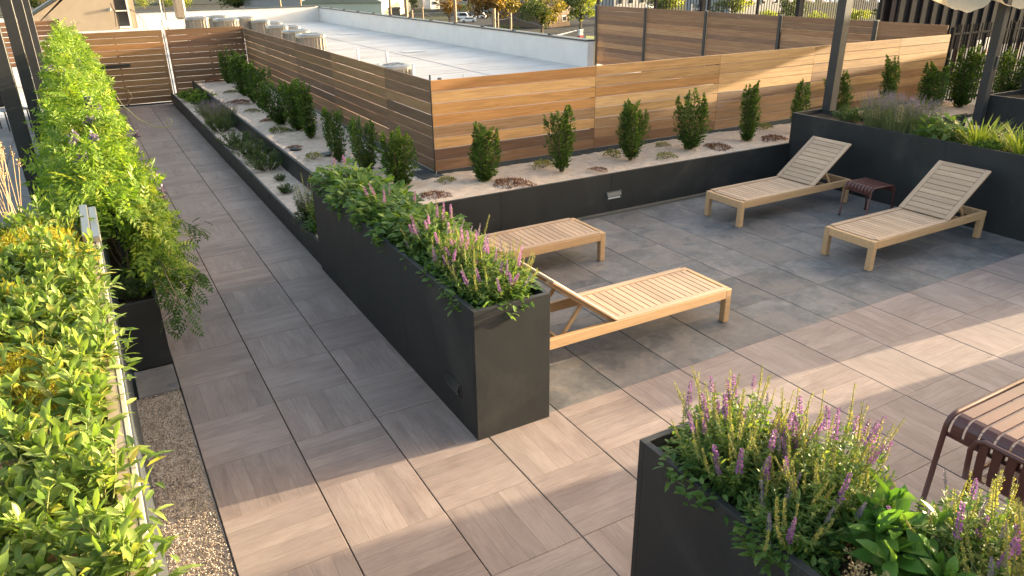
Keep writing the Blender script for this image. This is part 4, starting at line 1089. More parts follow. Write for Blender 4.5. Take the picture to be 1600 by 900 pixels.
def sage(label, loc, r=.30, h=.34, seed=1, ns=46, kl=26, LL=(.035, .07), mat='sage', nv=9, ng=14, nd=4, vio=SPV, grp="flowering sages", sy=1.0, tint=.15, hang=0):
    g = np.random.default_rng(seed); t = thing("flowering_sage", label, "sage", loc, 0, grp); st, lv, tips = [], [], []
    ns = int(ns * 1.7); kl = int(kl * 1.35); nv = int(nv * 1.3); ng = int(ng * 1.6)
    m = ns * 9; a = g.uniform(0, 6.283, m); rr = r * 1.05 * np.sqrt(g.random(m)); zz = h * .5 * (1 - .5 * (rr / r) ** 2) * g.random(m)
    lv.append(scatter(T_O, np.stack([rr * np.cos(a), rr * sy * np.sin(a), zz], 1), nrm(rdir(m, g) * (1, 1, .4) + (0, 0, .25)), nrm(rdir(m, g) * .5 + (0, 0, 1)), g.uniform(LL[0] * 1.1, LL[1] * 1.25, m), LL[1] * .42, .3, 0))
    for i in range(ns):
        a = g.uniform(0, 6.283); rr = r * math.sqrt(g.random()); hh = h * g.uniform(.65, 1.05) * (1 - .42 * (rr / r) ** 2)
        c, s_ = math.cos(a), math.sin(a) * sy
        P = np.array([(rr * .35 * c, rr * .35 * s_, 0), (rr * .7 * c, rr * .7 * s_, hh * .5), (rr * .96 * c + g.normal(0, .015), rr * .96 * s_ + g.normal(0, .015), hh)])
        st.append(tube(P, [.003, .0025, .002], 3)); tips.append((P[2], nrm(P[2] - P[1])))
        tt = g.uniform(.1, 1, kl); p, d = interp_path(P, tt)
        dd = nrm(rdir(kl, g) * (1, 1, .5) + d * .45 + (0, 0, .15))
        L = g.uniform(*LL, kl) * (1.15 - .55 * tt)
        lv.append(scatter(T_O, p, dd, nrm(rdir(kl, g) * .6 + (0, 0, 1)), L, L * .36, .25, 0, np.where(g.random(kl) < tint, g.uniform(.3, 1, kl), 0)))
    part("stem", st, M['gstem'], t); foliage(t, lv, M[mat])
    order = g.permutation(len(tips)); j = 0
    for kind, cnt in ((vio, nv), (SPG, ng), (SPD, nd)):
        for _ in range(cnt):
            if j >= len(order): break
            p, d = tips[order[j]]; j += 1
            dv = Vector(nrm(d * .6 + g.normal(0, .12, 3) + (0, 0, .55))); q = dv.to_track_quat('Z', 'Y').to_euler()
            o = ob("flower_spike" if kind is not SPG else "seed_spike", kind[g.integers(0, len(kind))], t, tuple(p), q)
            s = g.uniform(.7, 1.1); o.scale = (s, s, s)
    return t
# big simple leaves as objects
def leafmesh(seed, mat, wav=.05, wid=.27, bend=.25, fold=.10):
    g = np.random.default_rng(seed); xs = [0, .12, .32, .55, .78, 1.0]; ws = [.03, .15, .40, .52, .42, 0]
    V = []; F = []
    ph = g.uniform(0, 6)
    for i, (x, w) in enumerate(zip(xs, ws)):
        zc = -bend * x * x + .03 * math.sin(x * 5 + ph)
        xx = x - .15 * bend * x * x
        yc = .05 * math.sin(x * 3 + ph)
        if w == 0: V.append((xx, yc, zc))
        else:
            V += [(xx, yc + w * wid, zc + fold * w + wav * .5 * math.sin(i * 2.1 + ph)), (xx, yc, zc), (xx, yc - w * wid, zc + fold * w + wav * .5 * math.cos(i * 1.7 + ph))]
    for i in range(4):
        a = i * 3
        for j in (0, 1): F += [(a + j, a + j + 1, a + j + 4), (a + j, a + j + 4, a + j + 3)]
    F += [(12, 13, 15), (13, 14, 15)]
    return npmesh("leaf", [(np.array(V), np.array(F), 0)], mat, True)
LM = [leafmesh(60 + i, M['big'], .05, random.uniform(.27, .38), random.uniform(.0, .4), random.uniform(.08, .2)) for i in range(7)]
LR = [leafmesh(80, M['bigred'], .06, .26, .4)]
LS = [leafmesh(90 + i, M['sage'], .03, random.uniform(.34, .44), random.uniform(.1, .5), .12) for i in range(5)]
LRo = [leafmesh(110 + i, M['rosette'], .04, random.uniform(.34, .44), random.uniform(.1, .5), .14) for i in range(5)]
def put_leaf(parent, me, pos, d, size, g, upb=1.0, wsc=1.0):
    d = Vector(d).normalized(); up = Vector((g.normal() * .45, g.normal() * .45, upb)); y = up.cross(d)
    if y.length < 1e-3: y = Vector((0, 1, 0))
    y.normalize(); z = d.cross(y)
    o = bpy.data.objects.new("leaf", me); COL.objects.link(o); o.parent = parent
    m = Matrix((d, y, z)).transposed().to_4x4(); m.translation = Vector(pos)
    o.matrix_local = m @ Matrix.Diagonal((size, size * wsc, size, 1))
    return o
def leafy(label, loc, seed, nst=4, nl=11, h=.16, L=(.085, .14), lms=LM, r=.10, grp=None, red=.03, name="leafy_perennial"):
    g = np.random.default_rng(seed); t = thing(name, label, "leafy plant", loc, 0, grp); st = []
    for i in range(nst):
        a = g.uniform(0, 6.283); rr = r * g.uniform(.3, 1.1); hh = h * g.uniform(.6, 1.15)
        P = np.array([(rr * .2 * math.cos(a), rr * .2 * math.sin(a), -.02), (rr * .7 * math.cos(a), rr * .7 * math.sin(a), hh * .5), (rr * math.cos(a), rr * math.sin(a), hh)])
        st.append(tube(P, [.004, .0035, .002], 4)); b0 = g.uniform(0, 6.283)
        for k in range(nl):
            tt = .35 + .65 * k / (nl - 1); p, _ = interp_path(P, np.array([tt])); b = b0 + k * 2.4
            el = .22 + 1.0 * tt ** 2 + g.normal(0, .22)
            d = (math.cos(b) * math.cos(el), math.sin(b) * math.cos(el), math.sin(el))
            me = LR[0] if g.random() < red and tt < .6 else lms[g.integers(0, len(lms))]
            put_leaf(t, me, p[0], d, g.uniform(*L) * (1.1 - .35 * tt), g)
    part("stem", st, M['gstem'], t)["kind"] = "stuff"
    if name == "leafy_perennial":
        m = 70; a = g.uniform(0, 6.283, m); rr = r * 1.5 * np.sqrt(g.random(m))
        foliage(t, [scatter(T_O, np.stack([rr * np.cos(a), rr * np.sin(a), h * .75 * g.random(m)], 1), nrm(rdir(m, g) * (1, 1, .5) + (0, 0, .4)), nrm(rdir(m, g) * .6 + (0, 0, 1)), g.uniform(.06, .11, m), .026, .3, 0)], M['big'])
    return t

# left wall: leafy perennials in individual leaves
g = np.random.default_rng(5); nplant = 0; cells = []
yy = -2.75
while yy < 2.05:
    xx = -.46
    while xx > -1.28:
        cells.append((xx + g.normal(0, .03), yy + g.normal(0, .035), round((-.46 - xx) / .185))); xx -= .185
    yy += .205
YEL = [(at(45, 372, 1.47), .30), (at(112, 395, 1.47), .16), (at(28, 560, 1.52), .24), (at(70, 600, 1.5), .12), (at(10, 450, 1.5), .12)]
ROWN = ("along the metal cap", "one row in from the metal cap", "two rows in from the metal cap", "three rows in from the metal cap", "four rows in from the metal cap")
rowc = {}
NTH = ORD + ["eleventh", "twelfth", "thirteenth", "fourteenth", "fifteenth", "sixteenth", "seventeenth", "eighteenth", "nineteenth", "twentieth", "twenty-first", "twenty-second", "twenty-third", "twenty-fourth", "twenty-fifth"]
for (x, y, rw) in cells[::-1]:
    if any((x - q[0]) ** 2 + (y - q[1]) ** 2 < (r * .72) ** 2 for q, r in YEL): continue
    if 1.15 < y < 1.95 and x > -.62: continue
    # only what the camera can see
    v = np.array([x, y, 1.55]) - CAM; zc = v @ CD
    if 800 + F_PX * (v @ CS) / zc < -70 or 450 - F_PX * (v @ CU) / zc > 1010: continue
    nplant += 1; rowc[rw] = rowc.get(rw, 0) + 1
    leafy(f"leafy green perennial {ROWN[rw]}, {NTH[rowc[rw] - 1]} from the far end", (x, y, WT - .05), 500 + nplant, 6, 14, g.uniform(.13, .25), L=(.07, .118), r=.12, grp="leafy perennials on the left foreground wall")
for (q, r), lab in zip(YEL, ("wide golden stonecrop mat at the left edge above the leafy plants", "small golden stonecrop beside the bare bark patch", "golden stonecrop mound in the middle of the left edge", "small golden stonecrop tuft below the golden mound", "golden stonecrop at the left edge between the two mounds")):
    n = int(16000 * r * r * 4); a = g.uniform(0, 6.283, n); rr = r * np.sqrt(g.random(n)); hz = .16 * (1 - (rr / r) ** 2 * .6) * g.random(n) ** .6
    t = thing("golden_stonecrop", lab, "groundcover plant", (q[0], q[1], WT - .06), 0, "golden stonecrops on the left foreground wall")
    d = nrm(rdir(n, g) + (0, 0, .8))
    foliage(t, [scatter(T_D, np.stack([rr * np.cos(a), rr * np.sin(a), hz + .02], 1), d, rdir(n, g), g.uniform(.014, .035, n), np.full(n, .0055), .15, 0, np.where(g.random(n) < .12, .8, 0))], M['yellow'])
    st = []
    for k in range(int(220 * r)):
        b = g.uniform(0, 6.283); r0 = r * math.sqrt(g.random()) * .9; st.append(tube([(r0 * .8 * math.cos(b), r0 * .8 * math.sin(b), 0), (r0 * math.cos(b), r0 * math.sin(b), .12), (r0 * 1.05 * math.cos(b) + g.normal(0, .03), r0 * 1.05 * math.sin(b) + g.normal(0, .03), g.uniform(.15, .22))], .0018, 3))
    part("stem", st, M['yellow'], t)
# dried flower stems at the far left
q = at(12, 318, 1.45)
ds = thing("dried_flower_stems", "tall dried stems with pinkish seed heads at the left edge", "dried plant", (q[0], q[1], WT - .05))
st, hd = [], []
for k in range(16):
    x0, y0 = g.normal(0, .05), g.normal(0, .08); top = (x0 + g.normal(0, .05), y0 + g.normal(.05, .08), g.uniform(.25, .62))
    st.append(tube([(x0, y0, 0), ((x0 + top[0]) / 2 + g.normal(0, .015), (y0 + top[1]) / 2, top[2] * .55), top], .0026, 4))
    m = 18; hd.append(scatter(T_D, np.array(top) + rdir(m, g) * (.014, .014, .04), rdir(m, g), rdir(m, g), .016, .010, 0, 0))
part("stem", st, M['dry'], ds); part("seed_head", hd, M['drylf'], ds)

# vine over the guard rail -------------------------------------------
def vtop(y): return np.interp(y, [2.4, 3.2, 5, 9, 16.6], [1.12, 1.42, 1.62, 1.78, 1.95])
def vine(label, y0, y1, seed, n, end=0):
    g = np.random.default_rng(seed); t = thing("flowering_vine", label, "vine", (0, 0, 0), 0, "flowering vines over the guard rail")
    y = g.uniform(y0, y1, n); th = g.uniform(-1.75, 2.05, n); tz = vtop(y)
    n = n
    lump = 1 + .20 * np.sin(y * 3.1 + th * 2) + .14 * np.sin(y * 7.3 - th * 3)
    w = .35 * lump; hv = (tz - 1.02) * (1 + .14 * np.sin(y * 4.7 + seed) + .10 * np.sin(y * 11 + th * 4)); dep = g.random(n) ** 1.3 * .45
    x = -.29 + w * (1 - dep) * np.sin(th); z = 1.0 + np.where(np.abs(th) < 1.571, hv, .42) * (1 - dep) * np.cos(th)
    pos = np.stack([x, y, z], 1); out = nrm(np.stack([np.sin(th), .0 * y, np.cos(th) + .1], 1))
    d = nrm(out * .55 + rdir(n, g) * .8 + (0.1, 0, -.12)); L = g.uniform(.15, .27, n)
    tint = np.where(g.random(n) < .06, g.uniform(.3, 1, n), 0)
    foliage(t, [scatter(T_P, pos, d, nrm(out + .6 * rdir(n, g)), L, L * .80, g.uniform(.1, .5, n), 0, tint)], M['vine'])
    st = []
    for k in range(int((y1 - y0) * 5)):
        ya = g.uniform(y0, y1); st.append(tube([(-.18, ya, .55), (-.2 + g.normal(0, .08), ya + g.normal(0, .2), .95), (-.25 + g.normal(0, .15), ya + g.normal(0, .3), float(vtop(ya)) - .2)], [.009, .007, .004], 5))
    part("stem", st, M['stem'], t)
    return t
vs = [vine("nearest vine section, spilling over the front of the low narrow planter", 2.75, 5.4, 71, 1550), vine("second vine section from the front over the guard rail", 5.4, 8.2, 72, 1350), vine("middle vine section over the guard rail, with pale tendrils", 8.2, 11.0, 73, 1250), vine("fourth vine section from the front over the guard rail", 11.0, 13.8, 74, 1120), vine("farthest vine section, beside the gate", 13.8, 16.7, 75, 1120)]
# near end of the vine cascading over the front and path side of the planter
m = 620; yy_ = g.uniform(2.45, 4.4, m); zz_ = g.uniform(.55, 1.35, m); xx_ = np.interp(zz_, [.5, .9, 1.35], [.20, .22, .05]) - g.random(m) ** 1.5 * .30 + .05 * np.sin(yy_ * 6)
foliage(vs[0], [scatter(T_P, np.stack([xx_, yy_, zz_], 1), nrm(rdir(m, g) + (.5, -.3, -.45)), nrm(rdir(m, g) * .6 + (.5, -.2, .8)), g.uniform(.13, .23, m), g.uniform(.10, .18, m), g.uniform(.1, .5, m), 0, np.where(g.random(m) < .04, .7, 0))], M['vine'], "cascading_foliage")
# dark trailing shoots on the near end
st, lv = [], []
TR = [((225, 360), (262, 395), (300, 372), (316, 340), .9), ((215, 385), (262, 420), (300, 420), (318, 432), .8), ((232, 370), (270, 452), (285, 480), (296, 510), .75), ((235, 380), (285, 405), (305, 440), (300, 470), .7), ((200, 330), (240, 350), (285, 345), (312, 360), 1.0), ((215, 345), (255, 360), (290, 395), (280, 440), .8), ((225, 392), (250, 440), (275, 470), (262, 500), .7)]
for (a, b, c, d_, z1) in TR:
    P = np.array([at(*a, z1 + .1), at(*b, z1 + .05), at(*c, z1 - .05), at(*d_, z1 - .15)])
    st.append(tube(P, [.005, .004, .003, .0015], 4)); k = 17
    tt = np.linspace(.1, 1, k); p, d = interp_path(P, tt); s = np.where(np.arange(k) % 2, 1, -1)[:, None]
    sd = nrm(np.cross(d, (0, 0, 1.0))) * s
    lv.append(scatter(T_P, p, nrm(sd * .8 + d * .6 + (0, 0, -.25) + .25 * rdir(k, g)), nrm(np.array([0, 0, 1.0]) + .3 * rdir(k, g)), g.uniform(.10, .16, k), .11, .3, 0))
part("trailing_stem", st, M['stem'], vs[0]); foliage(vs[0], lv, M['vinedark'], "trailing_foliage")
# tendrils
def vine_hit(px_, py_):
    v = ray(px_, py_)
    for s in np.linspace(3, 24, 900):
        p = CAM + v * s
        if 2.4 < p[1] < 16.8 and ((p[0] + .29) / .42) ** 2 + ((p[2] - 1.0) / max(.1, float(vtop(p[1])) - .98)) ** 2 < 1 and p[2] > .9: return p
        if p[2] < .9: return p
    return p
def pixpath(pts, dz=None):
    s = None; out = []
    for (a, b) in pts:
        if s is None: h = vine_hit(a, b); s = float((h - CAM) @ CD)
        out.append(CAM + ray(a, b) * s)
    return np.array(out)
TD = [[(175, 140), (192, 165), (205, 176), (216, 186), (230, 193), (245, 199), (262, 199), (270, 192), (267, 186), (260, 188), (262, 195)], [(145, 92), (160, 104), (170, 113), (178, 114), (186, 110), (195, 114)],
      [(50, 157), (70, 154), (88, 166), (100, 180), (110, 195)], [(75, 145), (85, 152), (95, 162)], [(78, 33), (82, 45), (75, 35)], [(110, 36), (114, 30), (118, 36), (115, 42)], [(68, 33), (75, 42), (82, 50)],
      [(98, 230), (105, 250), (112, 265), (118, 290), (124, 310)], [(95, 225), (110, 240), (100, 250), (106, 262), (116, 280), (110, 295)], [(150, 62), (157, 66), (156, 75)], [(188, 138), (200, 140), (207, 152), (196, 165)]]
part("tendril", [tube(pixpath(p), .0075 if i else .010, 5) for i, p in enumerate(TD[:7])], M['tendril'], vs[2], smooth=True)
part("tendril", [tube(pixpath(p), .006, 5) for p in TD[7:]], M['dry'], vs[1], smooth=True)
fm = {}
for nm, mt in (('a', 'petalgrey'), ('b', 'petalpink')):
    k = 60; fm[nm] = npmesh("flower_cluster", [scatter(T_D, rdir(k, g) * (.035, .035, .06) * g.random((k, 1)) ** .5, nrm(rdir(k, g)), rdir(k, g), .035, .024, 0, 0)], M[mt])
for i, (p, kd) in enumerate((((80, 109), 'b'), ((97, 112), 'a'), ((139, 190), 'a'), ((146, 218), 'a'), ((115, 216), 'a'), ((127, 249), 'a'), ((195, 199), 'b'), ((212, 212), 'a'), ((228, 264), 'b'), ((242, 283), 'a'), ((231, 296), 'a'), ((250, 300), 'a'), ((150, 168), 'a'), ((252, 312), 'a'))):
    h = vine_hit(*p); v = vs[min(4, max(0, int((h[1] - 2.6) / 2.8)))]
    vd = nrm(CAM - h)
    ob("flower_cluster", fm[kd], v, tuple(h + vd * .12), (g.uniform(0, 1), g.uniform(0, 1), 0)).scale = (1.25,) * 3
# guard rail posts standing in the vine
gr = thing("guard_rail", "dark guard rail with square posts buried in the vine", "guard rail")
for y in (3.0, 6.2, 9.6, 13.0, 16.4): part("post", [cbox(-.035, .035, -.035, .035, 0, float(vtop(y)) + (.10 if 6 < y < 10 else -.12), .004)], M['post'], gr, (-.16, y, 0))
part("top_rail", [cbox(-.02, .02, 3.0, 16.4, 1.06, 1.10, .004)], M['post'], gr, (-.16, 0, 0))
# fine dark plant at the front of the vine planter
tf = tuft(35, 'lowgreen', .17, .20, 2200, (.02, .035), .006, ns=50); tf.location = (-.165, 2.62, .54); tf["label"] = "feathery dark green plant filling the front end of the low narrow planter"; tf["category"] = "low plant"
tf2 = tuft(36, 'lowgreen', .17, .20, 1600, (.02, .035), .006, ns=40); tf2.location = (-.165, 3.0, .54); tf2["label"] = "feathery dark green plant just behind the front one under the vine"

# tall planter planting
g = np.random.default_rng(77)
def bigsage(label, loc, seed, n=115, r=.30, h=.30, L=(.08, .13)):
    g = np.random.default_rng(seed); t = thing("broadleaf_sage", label, "sage", loc, 0, "sages in the long tall planter"); st = []
    for i in range(n):
        a = g.uniform(0, 6.283); rr = r * math.sqrt(g.random()); hh = h * (1 - .5 * (rr / r) ** 2) * g.uniform(.45, 1)
        el = g.uniform(-.1, .95); p = (rr * math.cos(a), rr * math.sin(a), hh)
        b = a + g.normal(0, .7)
        put_leaf(t, LS[g.integers(0, 5)], p, (math.cos(b) * math.cos(el), math.sin(b) * math.cos(el), math.sin(el)), g.uniform(*L), g)
        if i % 3 == 0: st.append(tube([(p[0] * .3, p[1] * .3, 0), p], .003, 3))
    part("stem", st, M['gstem'], t)
    m = 520; a = g.uniform(0, 6.283, m); rr = r * np.sqrt(g.random(m)); zz = h * .75 * (1 - .5 * (rr / r) ** 2) * g.random(m)
    foliage(t, [scatter(T_O, np.stack([rr * np.cos(a), rr * np.sin(a), zz], 1), nrm(rdir(m, g) * (1, 1, .5) + (0, 0, .3)), nrm(rdir(m, g) * .5 + (0, 0, 1)), g.uniform(.06, .1, m), .038, .3, 0)], M['sage'])
    return t
BS = [(2.02, 3.52), (2.10, 3.20), (1.99, 2.88), (2.12, 2.58), (2.0, 2.28), (2.10, 1.98), (2.0, 1.70), (2.1, 1.42)]
for i, (x, y) in enumerate(BS):
    t = bigsage(f"broad leaved green sage in the long tall planter, {ORD[i]} from its far end", (x, y, .93), 200 + i)
    if i in (0, 4, 5):
        for k in range(3):
            o = ob("flower_spike", (SPP + SPD)[(i + k) % 3], t, (g.uniform(-.2, .1), g.uniform(-.2, .2), .30), (g.normal(0, .2), g.normal(0, .2), 0))
sage("flowering sage with pink spikes in the tall planter, the farthest in flower", (2.06, 1.16, .93), .28, .36, 301, 46, 26, (.05, .09), 'sage', 7, 4, 6, SPP, "sages in the long tall planter")
sage("flowering sage with pink spikes in the tall planter, second from the near end", (2.06, .72, .93), .30, .36, 302, 52, 26, (.04, .08), 'sage', 12, 12, 3, SPP, "sages in the long tall planter", tint=.3)
sage("sunlit flowering sage at the near end of the tall planter, spilling over its corner", (2.06, .28, .93), .33, .34, 303, 60, 26, (.04, .075), 'sage', 12, 16, 3, SPV + SPP, "sages in the long tall planter", tint=.35)
# plants at the open edge of the sand near the tall planter (low bed end)
sage("tall grey green sage with mauve spikes at the near end of the low bed", (1.98, 4.86, .24), .22, .50, 311, 44, 24, (.03, .06), 'lav', 2, 14, 6, SPP, "plants in the low bed")
sage("leafy sage against the tall planter wall in the low bed", (2.0, 4.42, .24), .22, .50, 312, 34, 24, (.04, .07), 'sage', 0, 6, 6, SPP, "plants in the low bed")
q = at(448, 300, .26); place_p('low', tufts['low'], (q[0], q[1], .235), .6, "small bushy plant left of the tall sage in the low bed", "plants in the low bed")

# near planter planting
sage("large flowering sage with violet spikes at the corner of the nearest planter", (2.06, -2.08, .92), .32, .40, 321, 80, 30, (.03, .055), 'sage', 16, 30, 3, SPV, "plants in the nearest planter", tint=.3)
sage("flowering sage with violet spikes on the terrace side of the nearest planter", (2.20, -2.42, .92), .30, .42, 322, 70, 30, (.03, .055), 'sage', 14, 26, 3, SPV, "plants in the nearest planter", tint=.3)
sage("shorter sage spilling over the left rim of the nearest planter", (1.93, -2.50, .92), .20, .26, 323, 36, 26, (.03, .06), 'sage', 2, 8, 5, SPV, "plants in the nearest planter")
bl = leafy("rosette plant with large upright glossy leaves in the nearest planter", (2.20, -2.78, .94), 331, 8, 14, .22, (.13, .22), LRo, .19, "plants in the nearest planter", 0, "rosette_plant")
leafy("second rosette plant with large glossy leaves in the nearest planter, toward the bottom edge", (2.02, -3.02, .93), 332, 5, 13, .16, (.12, .20), LRo, .16, "plants in the nearest planter", 0, "rosette_plant")
sage("sage with one violet spike beside the maroon chair", (2.36, -2.98, .92), .26, .36, 324, 46, 26, (.035, .065), 'sage', 5, 16, 3, SPV, "plants in the nearest planter", tint=.3)
sage("pale straggling sage leaning over the terrace side of the nearest planter", (2.36, -3.26, .92), .30, .32, 325, 46, 24, (.03, .05), 'seed', 2, 26, 2, SPV, "plants in the nearest planter", tint=.2)
dt = thing("dried_flower_stems", "brown dried flower clump at the left rim of the nearest planter", "dried plant", (1.92, -2.82, .93), 0)
st, hd = [], []
for k in range(26):
    a = g.uniform(0, 6.283); top = (.13 * math.cos(a) * g.random(), .16 * math.sin(a) * g.random(), g.uniform(.05, .16)); st.append(tube([(0, 0, 0), (top[0] * .6, top[1] * .6, top[2] * .6), top], .002, 3))
    hd.append(scatter(T_D, np.array(top) + rdir(12, g) * .014, rdir(12, g), rdir(12, g), .016, .010, 0, 0))
part("stem", st, M['dry'], dt); part("seed_head", hd, M['drylf'], dt)

# right planter planting
q = lambda x, y: (x, y, .92)
o = place_p('low2', tufts['low2'], q(9.56, 3.05), .95, "low green needle leaved plant near the corner of the right planter", "plants in the right planter")
for (x, y, s, lab) in ((9.58, 2.62, 1.0, "tall grey lavender in the right planter, the farthest of three"), (9.52, 2.28, 1.05, "tall grey lavender in the right planter, the middle of three"), (9.62, 2.02, .95, "tall grey lavender in the right planter, the nearest of three")):
    place_p('lav1', lavs[1], q(x, y), s, lab, "plants in the right planter")
t = bigsage("broad leaved sage in the right planter between lavender and daylilies", q(9.54, 1.66), 240, 90, .30, .32, (.10, .16)); t["group"] = "plants in the right planter"
def daylily(label, loc, seed, n=110, h=.48):
    g = np.random.default_rng(seed); t = thing("daylily", label, "daylily", loc, 0, "plants in the right planter")
    a = g.uniform(0, 6.283, n); rr = .12 * np.sqrt(g.random(n)); ln = g.uniform(.25, .95, n)
    foliage(t, [scatter(T_B, np.stack([rr * np.cos(a), rr * np.sin(a), 0 * a], 1), nrm(np.stack([np.cos(a) * ln, np.sin(a) * ln, 1 + 0 * a], 1)), nrm(np.stack([-np.cos(a), -np.sin(a), .5 + 0 * a], 1)), h * g.uniform(.5, 1, n), .020, g.uniform(.1, .4, n), 0, np.where(g.random(n) < .1, .6, 0))], M['lily'], "blades")
    return t
daylily("sunlit yellow green daylily next to the broad leaved sage in the right planter", q(9.56, 1.18), 251); daylily("yellow green daylily at the right edge of the picture", q(9.56, .62), 252); daylily("small daylily between the two larger ones in the right planter", q(9.68, .92), 253, 60, .40)
for y, s in ((.95, .7),): place_p('broad', tufts['broad'], q(9.40, y), s, "low green filler plant at the front rim of the right planter " + "beside the daylily", "plants in the right planter")
for i, y in enumerate((-1.9, -2.8, -3.7)): place_p('low2', tufts['low2'], (9.54, y, 1.34), 1.0, f"bushy plant in the unseen added shade planter, {ORD[i]} from its north end", "plants in the unseen shade planter")
for x, y in ((14.9, 3.2), (14.9, 2.0), (16.4, 3.2)): pass
# fallen leaf under the lounger
fl_ = tag(ob("fallen_leaf", leafmesh(97, M['drylf'], .1, .3, .2), None, tuple(at(1385, 391, .012)), (0, 0, 2.0)), "dry curled leaf lying on the paving under the right lounger", "leaf"); fl_.scale = (.11, .11, .11)

# small fallen bits on the paving
g = np.random.default_rng(9); m = 110
lx = np.concatenate([g.uniform(.1, 1.7, 50), g.uniform(2.6, 9, 60)]); ly = np.concatenate([g.uniform(-.5, 14, 50), g.uniform(-2, 3.6, 60)])
lit = ob("leaf_litter", npmesh("leaf_litter", [scatter(T_D, np.stack([lx, ly, 0 * lx + .004], 1), nrm(rdir(m, g) * (1, 1, .1)), nrm(rdir(m, g) * .4 + (0, 0, 1)), g.uniform(.012, .04, m), g.uniform(.006, .016, m), .2, 0)], M['drylf'])); lit["kind"] = "stuff"

# ================================================================== BEYOND THE ROOF
# iron picket fences
def picket_fence(label, x0, x1, y, z0, z1, gap, post, grp, spear=True):
    t = thing("picket_fence", label, "fence", (0, 0, 0), 0, grp)
    for z, s in ((z0 + .08, .02), (z1 - .12, .022)): part("rail", [cbox(x0, x1, y - s, y + s, z - .02, z + .02, .003)], M['screen'], t)
    pm = npmesh("picket", [box(-.010, .010, -.010, .010, z0, z1 + (.06 if spear else -.1))], M['screen']); n = int((x1 - x0) / gap)
    for k in range(n): ob("picket", pm, t, (x0 + (k + .5) * gap, y, 0))
    for x in np.arange(x0, x1 + .01, post): fence_post(t, x, y, z0 - .1, z1 + .02, .07, 'screen')
    return t
picket_fence("black iron picket fence right of the honey fence end", 15.3, 24.0, 5.22, .33, 1.86, .105, 2.2, "black iron picket fences")
nf = picket_fence("tall black iron picket fence seen above the mixed brown fence", 16.6, 43.5, 19.2, .02, 2.42, .15, 2.7, "black iron picket fences")
for x in (21.5, 27.0, 32.5): fence_post(nf, x, 19.05, .02, 3.4, .20, 'screen')
# dark panel screen behind
scr = thing("panel_screen", "dark vertical panel screen behind the picket fence at the right edge", "screen")
pmn = npmesh("panel", [cbox(-.108, .108, -.03, .03, .95, 3.3, .005)], M['screen'])
x = 17.6
k = 0
while x < 30:
    ob("panel", pmn, scr, (x, 8.0 + (.05 if k % 2 else 0), 0), (0, 0, .06)); x += .225; k += 1
for x in (17.5, 20.5, 23.5, 26.5, 29.5): fence_post(scr, x, 8.1, .0, 3.35, .12, 'black')
part("backing", [box(17.4, 29.6, 8.30, 8.34, .9, 3.2)], M['screen'], scr)
part("rail", [cbox(17.4, 29.6, 8.12, 8.18, 1.0, 1.08, .004), cbox(17.4, 29.6, 8.12, 8.18, 3.0, 3.08, .004)], M['black'], scr)
# sign board on the picket fence
v = on_y(19.1, 1089, 14)
sg = thing("sign_board", "small dark sign board with white lettering on the picket fence", "sign", (v[0], 19.08, v[2]))
part("panel", [cbox(-.28, .30, -.012, .012, -.20, .17, .003)], M['teal'], sg)
part("frame", [cbox(-.32, -.281, -.02, .02, -.24, .19, .003), cbox(-.28, .30, -.02, .02, -.25, -.201, .003)], M['white'], sg)
cu = bpy.data.curves.new("lettering", 'FONT'); cu.body = "1ST BURN"; cu.size = .125; cu.align_x = 'CENTER'; cu.extrude = .002
to = bpy.data.objects.new("lettering", cu); COL.objects.link(to)
dg = bpy.context.evaluated_depsgraph_get(); me_t = bpy.data.meshes.new_from_object(to.evaluated_get(dg)); bpy.data.objects.remove(to)
me_t.materials.clear(); me_t.materials.append(M['white'])
ob("lettering", me_t, sg, (-.02, -.016, -.04), (math.pi / 2, 0, 0))
# white and red notice boards between the pickets
for p, w, h, lab in (((1527, 77), .16, .42, "white and red notice seen between the pickets, the left one"), ((1541, 72), .14, .40, "white and red notice beside the pergola post, the right one")):
    v = on_y(6.6, *p); t = thing("notice", lab, "notice", (v[0], 6.6, v[2]), 0, "notices behind the pickets")
    part("panel", [cbox(-w / 2, w / 2, -.01, .01, -h / 2, h / 2, .003)], M['white'], t); part("stripe", [cbox(-w / 2, w / 2, -.014, -.0105, -h / 2 + .04, -h / 2 + .12, .001)], M['red'], t)
    part("stake", [cbox(-.02, .02, .012, .04, -v[2], h / 2, .003)], M['black'], t)
# string lights
sll = thing("string_lights", "string of pale round bulbs along the top edge at the right", "string lights")
bm = npmesh("bulb", [tube([(0, 0, -.045), (0, 0, -.03), (0, 0, 0), (0, 0, .03), (0, 0, .045)], [.012, .038, .05, .035, .015], 10)], M['bulb'], True)
pts = []
for px_, py_ in ((1168, 0), (1178, 1), (1195, 0), (1209, 1), (1236, 1), (1263, 0), (1270, 2), (1287, 1), (1292, 2), (1300, 2), (1308, 2), (1312, 2), (1355, 1), (1372, 2), (1387, 3), (1403, 4), (1437, 4)):
    v = on_y(12.0, px_, py_); pts.append(v); ob("bulb", bm, sll, tuple(v)); 
P = np.array(pts); P[:, 2] += .07
part("wire", [tube(P, .008, 4)], M['black'], sll)

